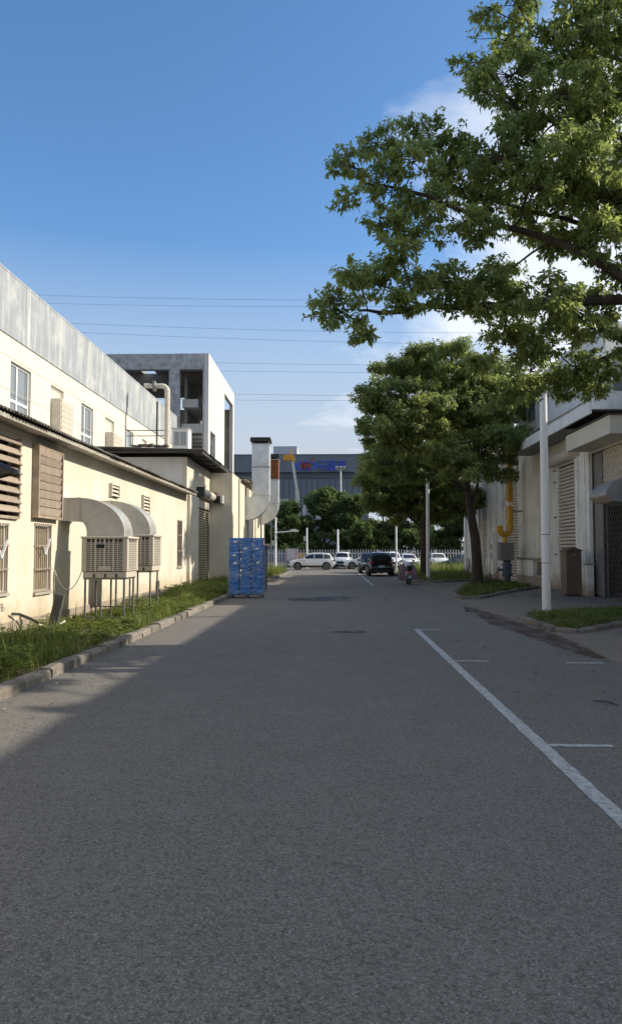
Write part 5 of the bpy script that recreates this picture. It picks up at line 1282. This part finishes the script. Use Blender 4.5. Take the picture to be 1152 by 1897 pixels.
# ================================================================== TREES
def curve_pts(a_, b_, sag, n=8, jit=0.05):
    a_, b_ = Vector(a_), Vector(b_); out = []
    L_ = (b_ - a_).length; ph = random.uniform(0, 6.28)
    side = (b_ - a_).cross(Vector((0, 0, 1))); side = side.normalized() if side.length > 1e-4 else Vector((1, 0, 0))
    for i in range(n + 1):
        t = i / n; p = a_.lerp(b_, t); p.z += sag * 4 * t * (1 - t)
        if 0 < i < n: p += side * math.sin(ph + t * 5) * jit * L_ + Vector((0, 0, math.cos(ph * 2 + t * 6) * jit * .5 * L_))
        out.append(p)
    return out
def tree(name, base, trunk_pts, trunk_r, clumps, label, group, leaf_len, leaves_per_m3, m_leaf, sub_r=.45, tint_mu=.42, bark=M_bark, limbs=(), cat='tree', whorl=8, maxn=120000, light_dir=None, top_light=.12, squash=.75, low_cut=None, stem_r=.012, grow=1.0):
    """trunk and limbs as tapered tubes; crown as whorls of folded leaves gathered in sub-clumps, gaps left between"""
    t = thing(name, base, label, cat, group)
    tb = B(); tb.tube(trunk_pts, trunk_r, 12)
    forks = [Vector(p) for p in trunk_pts[len(trunk_pts) // 2:]]
    frad = trunk_r[len(trunk_pts) // 2:]
    nodes = list(zip(forks, frad))
    lb = B()
    for (pts, r0, r1) in limbs:
        P = []
        for q in range(len(pts) - 1):
            seg = curve_pts(pts[q], pts[q + 1], 0, 4, .025); P += seg[:-1]
        P.append(Vector(pts[-1])); n = len(P)
        rr = [r0 + (r1 - r0) * i / (n - 1) for i in range(n)]; lb.tube(P, rr, 8); nodes += [(p, r * .7) for p, r in zip(P, rr)]
    subs = []
    for (cx, cy, cz, r) in clumps:
        r *= grow; c = Vector((cx, cy, cz))
        # branch from the nearest lower node
        best = min(nodes, key=lambda q: (q[0] - c).length + 1.6 * abs(q[0].z - c.z) + (.8 if q[0].x < c.x - .2 and q[1] < .05 else 0))
        r0 = min(best[1] * .6, .02 + .035 * (best[0] - c).length)
        P = curve_pts(best[0], c, .05 * (best[0] - c).length, 6, .06); lb.tube(P, [r0 + (stem_r - r0) * i / 6 for i in range(7)], 6, caps=False)
        k = max(3, int(7 * (r / sub_r) ** 2 * .55)); nodes_c = [(P[3], r0 * .6), (P[5], r0 * .4)]
        for j in range(k):
            d = Vector(rng.normal(0, 1, 3)); d.normalize(); d.z = d.z * .85 + .12
            q = c + Vector((d.x, d.y, d.z * squash)) * r * random.uniform(.45, 1.0)
            rs = sub_r * random.uniform(.55, 1.15); subs.append((q, rs, c))
            Q = curve_pts(c if random.random() < .6 else P[5], q, .03, 3, .08); lb.tube(Q, [stem_r, stem_r * .7, stem_r * .5, stem_r * .3], 4, caps=False)
    # leaf whorls
    allP, allD, allN, allT, tw = [], [], [], [], []
    tot = sum(rs ** 3 for _, rs, _ in subs)
    for q, rs, c in subs:
        nw = max(3, int(leaves_per_m3 * rs ** 2.2 / whorl))
        d = rng.normal(0, 1, (nw, 3)); d /= np.linalg.norm(d, axis=1, keepdims=True); d[:, 2] = d[:, 2] * .8 + .1
        rad = rs * rng.uniform(.25, 1.0, nw) ** .6
        W_ = np.array(q) + d * rad[:, None] * np.array([1, 1, squash])
        tb0 = tint_mu + rng.normal(0, .10)
        ax = d + rng.normal(0, .35, (nw, 3)); ax[:, 2] += .25; ax /= np.linalg.norm(ax, axis=1, keepdims=True)
        Wr = np.repeat(W_, whorl, 0); Ar = np.repeat(ax, whorl, 0)
        rv = rng.normal(0, 1, (nw * whorl, 3)); rv -= Ar * np.sum(rv * Ar, 1, keepdims=True); rv /= np.linalg.norm(rv, axis=1, keepdims=True)
        D = rv * rng.uniform(.7, 1.1, (nw * whorl, 1)) + Ar * rng.uniform(-.1, .8, (nw * whorl, 1)); D[:, 2] -= rng.uniform(.1, .55, nw * whorl)
        Pp = Wr + Ar * rng.uniform(-1.1, .2, (nw * whorl, 1)) * leaf_len
        Nn = Ar + rng.normal(0, .35, (nw * whorl, 3)); Nn[:, 2] += .5
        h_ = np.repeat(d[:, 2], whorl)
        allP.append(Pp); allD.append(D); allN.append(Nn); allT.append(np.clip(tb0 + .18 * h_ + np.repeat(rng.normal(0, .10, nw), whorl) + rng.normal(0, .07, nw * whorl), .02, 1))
        for w_ in W_[::2]: tw.append((q, w_))
    P = np.concatenate(allP); D = np.concatenate(allD); N = np.concatenate(allN); T = np.concatenate(allT)
    if len(P) > maxn:
        s_ = rng.permutation(len(P))[:maxn]; P, D, N, T = P[s_], D[s_], N[s_], T[s_]
    Ln = leaf_len * rng.uniform(.65, 1.25, len(P))
    V, F = leaves_geo(P, D, N, Ln, Ln * rng.uniform(.19, .27, len(P)))
    V = V - np.array(base)
    if tw:   # twigs: thin 3-sided slivers
        A_ = np.array([tuple(q) for q, _ in tw]) - np.array(base); C_ = np.array([w for _, w in tw]) - np.array(base)
        dd = C_ - A_; up = np.cross(dd, np.array([.3, .2, 1.])); up /= np.linalg.norm(up, axis=1, keepdims=True) + 1e-9
        wv = up * stem_r * .45; w2 = np.cross(dd, up); w2 /= np.linalg.norm(w2, axis=1, keepdims=True) + 1e-9; w2 *= stem_r * .45
        TV = np.stack([A_ - wv, A_ + wv, A_ + w2, C_], 1).reshape(-1, 3); i = np.arange(len(A_))[:, None] * 4
        TF = np.concatenate([i + np.array([[0, 1, 3]]), i + np.array([[1, 2, 3]]), i + np.array([[2, 0, 3]])], 1).reshape(-1, 3)
    build(tb, 'trunk', bark, t, smooth=True)
    br = build(lb, 'branches', bark, t, smooth=True); br['kind'] = 'stuff'
    if tw: tg = np_mesh('twigs', TV, TF, np.zeros(len(TF)), bark, br); tg['kind'] = 'stuff'
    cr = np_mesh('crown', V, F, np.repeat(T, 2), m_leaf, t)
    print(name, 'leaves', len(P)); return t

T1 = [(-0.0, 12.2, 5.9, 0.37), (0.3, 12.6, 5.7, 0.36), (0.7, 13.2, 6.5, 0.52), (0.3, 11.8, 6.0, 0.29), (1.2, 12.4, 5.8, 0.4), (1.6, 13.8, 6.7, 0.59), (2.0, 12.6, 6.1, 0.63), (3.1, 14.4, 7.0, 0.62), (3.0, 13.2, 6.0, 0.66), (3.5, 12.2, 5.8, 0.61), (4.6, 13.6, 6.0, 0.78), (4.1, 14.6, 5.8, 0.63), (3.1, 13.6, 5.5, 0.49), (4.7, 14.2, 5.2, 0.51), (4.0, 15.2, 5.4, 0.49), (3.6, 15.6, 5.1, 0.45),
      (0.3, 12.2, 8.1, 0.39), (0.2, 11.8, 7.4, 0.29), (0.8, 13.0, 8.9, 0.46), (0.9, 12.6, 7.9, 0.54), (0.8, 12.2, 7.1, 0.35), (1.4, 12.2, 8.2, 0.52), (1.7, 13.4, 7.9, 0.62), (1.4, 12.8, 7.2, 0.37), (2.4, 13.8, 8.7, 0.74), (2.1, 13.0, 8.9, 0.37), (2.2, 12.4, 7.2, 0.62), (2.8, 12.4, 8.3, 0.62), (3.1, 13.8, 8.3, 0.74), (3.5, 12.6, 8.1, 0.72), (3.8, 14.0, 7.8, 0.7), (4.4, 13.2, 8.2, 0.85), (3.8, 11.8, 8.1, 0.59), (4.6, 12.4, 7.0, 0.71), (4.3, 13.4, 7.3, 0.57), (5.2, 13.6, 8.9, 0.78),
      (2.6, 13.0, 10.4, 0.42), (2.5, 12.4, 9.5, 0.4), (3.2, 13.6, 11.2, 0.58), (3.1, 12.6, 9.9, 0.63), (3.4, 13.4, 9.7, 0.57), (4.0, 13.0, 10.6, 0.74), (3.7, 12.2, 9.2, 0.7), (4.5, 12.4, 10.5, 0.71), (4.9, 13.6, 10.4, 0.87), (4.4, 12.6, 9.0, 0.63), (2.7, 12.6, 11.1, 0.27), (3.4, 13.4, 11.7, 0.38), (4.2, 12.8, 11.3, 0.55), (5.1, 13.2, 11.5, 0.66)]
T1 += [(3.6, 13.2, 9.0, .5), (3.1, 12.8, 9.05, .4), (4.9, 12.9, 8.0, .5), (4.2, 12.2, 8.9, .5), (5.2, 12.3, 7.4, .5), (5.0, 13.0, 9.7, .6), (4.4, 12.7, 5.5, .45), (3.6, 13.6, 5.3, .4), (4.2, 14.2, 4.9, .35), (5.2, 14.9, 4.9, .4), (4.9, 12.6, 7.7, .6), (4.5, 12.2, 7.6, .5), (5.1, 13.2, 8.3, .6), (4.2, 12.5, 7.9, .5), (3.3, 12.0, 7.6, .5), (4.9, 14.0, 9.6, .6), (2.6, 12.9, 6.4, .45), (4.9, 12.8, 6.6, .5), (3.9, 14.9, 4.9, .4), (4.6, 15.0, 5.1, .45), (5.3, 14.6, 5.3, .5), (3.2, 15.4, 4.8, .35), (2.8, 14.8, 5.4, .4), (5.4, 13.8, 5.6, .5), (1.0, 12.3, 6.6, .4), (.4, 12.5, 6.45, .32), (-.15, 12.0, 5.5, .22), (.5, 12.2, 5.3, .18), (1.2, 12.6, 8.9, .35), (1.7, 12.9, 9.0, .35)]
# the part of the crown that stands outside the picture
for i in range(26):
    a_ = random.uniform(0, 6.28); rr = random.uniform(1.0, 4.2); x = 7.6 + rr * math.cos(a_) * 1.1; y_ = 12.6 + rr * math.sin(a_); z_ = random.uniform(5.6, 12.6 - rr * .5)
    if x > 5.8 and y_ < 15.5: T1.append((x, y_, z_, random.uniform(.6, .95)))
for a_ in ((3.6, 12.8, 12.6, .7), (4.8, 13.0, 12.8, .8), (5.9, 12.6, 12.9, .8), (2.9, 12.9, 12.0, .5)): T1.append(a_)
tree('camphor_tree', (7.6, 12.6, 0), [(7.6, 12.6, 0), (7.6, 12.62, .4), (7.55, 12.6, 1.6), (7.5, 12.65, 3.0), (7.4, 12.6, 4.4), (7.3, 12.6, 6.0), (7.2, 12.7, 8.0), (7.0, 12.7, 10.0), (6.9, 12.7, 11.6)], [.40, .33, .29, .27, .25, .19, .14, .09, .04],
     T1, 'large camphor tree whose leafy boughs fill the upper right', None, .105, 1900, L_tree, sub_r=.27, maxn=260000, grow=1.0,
     limbs=[([(7.4, 12.6, 4.7), (6.2, 12.9, 5.7), (5.0, 13.0, 6.1), (2.95, 13.0, 6.0), (1.73, 12.9, 5.99), (.98, 12.7, 5.81), (.45, 12.4, 5.76)], .13, .02),
            ([(7.35, 12.6, 5.0), (6.0, 12.5, 5.6), (4.86, 12.6, 6.34), (4.31, 12.6, 6.76), (3.8, 13.0, 7.16), (2.9, 13.1, 7.5), (1.6, 12.8, 7.9), (.8, 12.6, 8.0)], .12, .02),
            ([(7.25, 12.6, 6.6), (6.2, 12.7, 8.2), (5.07, 13.0, 9.0), (4.21, 13.0, 9.2), (3.27, 13.0, 9.5), (2.8, 12.8, 10.0)], .10, .02),
            ([(7.3, 12.6, 6.2), (6.2, 13.2, 7.0), (5.0, 13.6, 7.6), (3.8, 13.8, 8.0), (2.4, 13.8, 8.5)], .09, .02),
            ([(7.1, 12.7, 9.0), (6.0, 12.8, 10.0), (4.9, 13.2, 10.6), (3.6, 13.2, 11.0)], .07, .015),
            ([(6.2, 12.9, 5.7), (5.4, 13.9, 5.5), (4.6, 14.6, 5.2), (3.7, 15.3, 5.2)], .07, .015)])
T2 = [(2.2, 37, 9.4, 1.19), (2.1, 36.5, 7.7, 1.2), (3.4, 38, 10.6, 1.36), (4.9, 39, 11.3, 1.53), (2.8, 38, 7.8, 1.63), (4.1, 37, 8.7, 1.85), (6.1, 38, 11.1, 1.63), (6.5, 39, 9.3, 2.23), (4.9, 37, 6.8, 1.72), (2.9, 38, 6.2, 1.2), (3.5, 39, 6.0, 1.39), (7.9, 40, 11.0, 1.71), (8.5, 39, 9.1, 1.95), (7.7, 38, 7.0, 1.63), (8.1, 37.5, 5.8, 1.07), (6.1, 36.5, 5.7, 1.17), (8.3, 36.5, 7.3, 1.17), (7.8, 41, 8.8, 1.76), (4.1, 39, 11.3, 1.11), (1.9, 37.5, 9.3, 0.9), (9.6, 40.5, 10.2, 1.5), (6.8, 41.2, 10.4, 1.6), (4.4, 40.6, 8.6, 1.7)]
tree('street_tree', (7.31, 38.7, .05), [(7.31, 38.7, 0), (7.33, 38.7, .3), (7.32, 38.7, 1.2), (7.24, 38.7, 2.4), (7.05, 38.7, 3.6), (6.92, 38.7, 4.6), (6.8, 38.7, 5.9), (6.5, 38.7, 7.3), (6.3, 38.7, 9.0)], [.33, .27, .25, .24, .21, .17, .13, .09, .04], T2,
     'leaning street tree with a broad crown beside the shutters', 'street trees', .17, 950, L_tree2, sub_r=.62, maxn=150000, grow=1.05, tint_mu=.45, stem_r=.02,
     limbs=[([(7.0, 38.7, 4.0), (7.35, 38.7, 4.9), (7.55, 38.7, 6.2), (7.7, 38.7, 7.6)], .10, .03), ([(6.9, 38.7, 4.8), (5.6, 38.4, 5.6), (4.2, 38.0, 6.6), (2.8, 37.6, 7.6)], .10, .03), ([(6.8, 38.7, 5.9), (5.4, 38.6, 7.6), (4.2, 38.6, 9.4)], .08, .03)])
T3 = [(3.5, 50, 7.3, 1.6), (2.7, 48, 6.4, 1.2), (3.6, 49, 6.0, 1.93), (5.1, 50, 5.0, 1.6), (2.9, 48.5, 5.1, 1.3), (4.4, 50, 4.4, 1.2), (6.7, 51, 6.2, 2.19), (6.2, 50, 4.4, 1.3), (8.1, 51, 5.1, 1.82), (3.0, 50, 8.1, 1.1), (7.9, 52, 4.4, 1.3), (5.6, 50, 8.4, 2.2), (4.0, 50.5, 8.6, 1.8), (7.6, 50.5, 8.0, 1.8)]
tree('street_tree', (5.92, 49.4, .05), [(5.92, 49.4, 0), (5.92, 49.4, .3), (5.92, 49.4, 1.4), (5.9, 49.4, 2.6), (5.88, 49.4, 3.9), (5.7, 49.4, 5.4), (5.5, 49.5, 7.2), (5.4, 49.6, 9.0)], [.30, .25, .23, .22, .20, .15, .09, .04], T3,
     'second street tree with dark straight trunk behind the slim white pole', 'street trees', .21, 750, L_tree2, sub_r=.85, maxn=100000, grow=1.12, tint_mu=.45, stem_r=.022,
     limbs=[([(5.9, 49.4, 3.2), (4.6, 49.3, 4.4), (3.2, 49.2, 5.4), (2.2, 49.0, 6.2)], .10, .03), ([(5.88, 49.4, 3.8), (7.0, 50, 4.8), (8.0, 50.6, 5.4)], .08, .03)])
# trees beyond the fence, each with its own size
bgs = [(-10.5, 90, 6.4, 3.0), (-5.0, 89, 7.8, 3.2), (-1.0, 91, 9.4, 3.3), (2.6, 88.5, 8.4, 2.9), (6.0, 91, 9.0, 3.4), (10.0, 90, 8.2, 3.2), (14.0, 92, 8.8, 3.4), (18.5, 90, 7.6, 3.4), (23.0, 92, 8.4, 3.6), (-15.5, 92, 6.8, 3.0), (-20, 93, 6.0, 3.0)]
where = ['right of the silver ducts, low', 'below the foot of the boom lift arm', 'tallest, under the sign emblem', 'below the blue lettering', 'behind the black car', 'behind the thin white pole', 'behind the second street trunk', 'between the street trunks', 'beside the end of the shutter building', 'behind the cream hall', 'far left behind the hall']
for (x, y, h, r), wtxt in zip(bgs, where):
    cl_ = []
    for i in range(15):
        a_ = random.uniform(0, 6.28); rr = r * random.uniform(.1, .85); z_ = random.uniform(1.7, h - 1.0)
        f = 1 - .55 * max(0, (z_ / h - .55) / .45); cl_.append((x + rr * f * math.cos(a_), y + rr * f * math.sin(a_), z_, random.uniform(.9, 1.5)))
    cl_.append((x, y, h - .8, .9))
    tree('background_tree', (x, y, 0), [(x, y, 0), (x + .05, y, 1.2), (x, y, 2.6), (x + .1, y, h * .55), (x, y, h * .8)], [.26, .2, .17, .12, .05], cl_, f'dark green tree beyond the fence, {wtxt}', 'trees beyond the fence', .36, 330, L_back, sub_r=1.0, maxn=30000, grow=1.12, tint_mu=.42, stem_r=.03)

# ================================================================== GRASS
near = lambda P: np.where(P[:, 1] < 12.5, 1.2, .75 + .35 * np.sin(P[:, 1] * 1.3) ** 2)
v1 = [(-6.45, -2.0), (-4.12, -2.0), (-4.12, 22), (-4.2, 28.4), (-6.4, 28.4)]
grass('verge_grass', v1, 36000, .15, 'tufted grass and weeds on the left verge', weeds=1800, dens=lambda P: np.where((P[:, 0] < -5.7) & (P[:, 1] > 14), .22, 1.0), hfun=lambda P: .55 + .75 * (np.sin(P[:, 1] * .9 + P[:, 0] * 2) > .1) + .35 * (P[:, 1] < 13.5), leafsize=.07)
grass('verge_grass', [(-6.45, 28.4), (-4.2, 28.4), (-4.25, 40.3), (-6.4, 40.3)], 9000, .24, 'taller pale weeds in front of the lattice shutter', weeds=700, leafsize=.09)
grass('verge_grass', [(-5.3, 50.7), (-4.0, 50.6), (-3.85, 63.0), (-12, 64), (-12, 60.8), (-5.3, 60.7)], 9000, .34, 'grass on the far verge by the street lamp', weeds=500, leafsize=.13)
grass('island_grass', shrink(ISL_A, .16), 9000, .10, 'patchy grass round the near lamp pole', weeds=420, leafsize=.055)
grass('island_grass', shrink(ISL_B, .16), 9000, .11, 'grass under the leaning street tree', weeds=420, leafsize=.07)
grass('island_grass', shrink(ISL_C, .2), 26000, .36, 'sunlit grass behind the scooter', weeds=600, hfun=lambda P: np.where(P[:, 1] > 57, 1.35, .6), leafsize=.11)

# leaf litter and grit blown along the kerbs
n_ = 420
LX = np.r_[rng.uniform(2.2, 4.6, 150), rng.normal(-3.75, .12, 150), rng.uniform(4.6, 9.5, 80), rng.uniform(-3.5, 2, 40)]
LY = np.r_[rng.uniform(5, 26, 150), rng.uniform(6, 36, 150), rng.uniform(12, 34, 80), rng.uniform(5, 24, 40)]
P_ = np.c_[LX, LY, np.full(n_, .012)]; th = rng.uniform(0, 6.28, n_); D_ = np.c_[np.cos(th), np.sin(th), rng.uniform(0, .25, n_)]
N_ = np.c_[rng.normal(0, .3, n_), rng.normal(0, .3, n_), np.ones(n_)]; L_ = rng.uniform(.03, .085, n_)
V_, F_ = leaves_geo(P_, D_, N_, L_, L_ * .26, droop=.0)
M_litter = leaf_mat('dry_leaf', (0.06, 0.045, 0.025), (0.17, 0.12, 0.06), (0.36, 0.30, 0.17), 0.15, 0.8)
tag(np_mesh('leaf_litter', V_, F_, np.repeat(rng.uniform(0, 1, n_), 2), M_litter), 'scattered dry leaves along the kerbs and parking bays', 'litter', None, 'stuff')
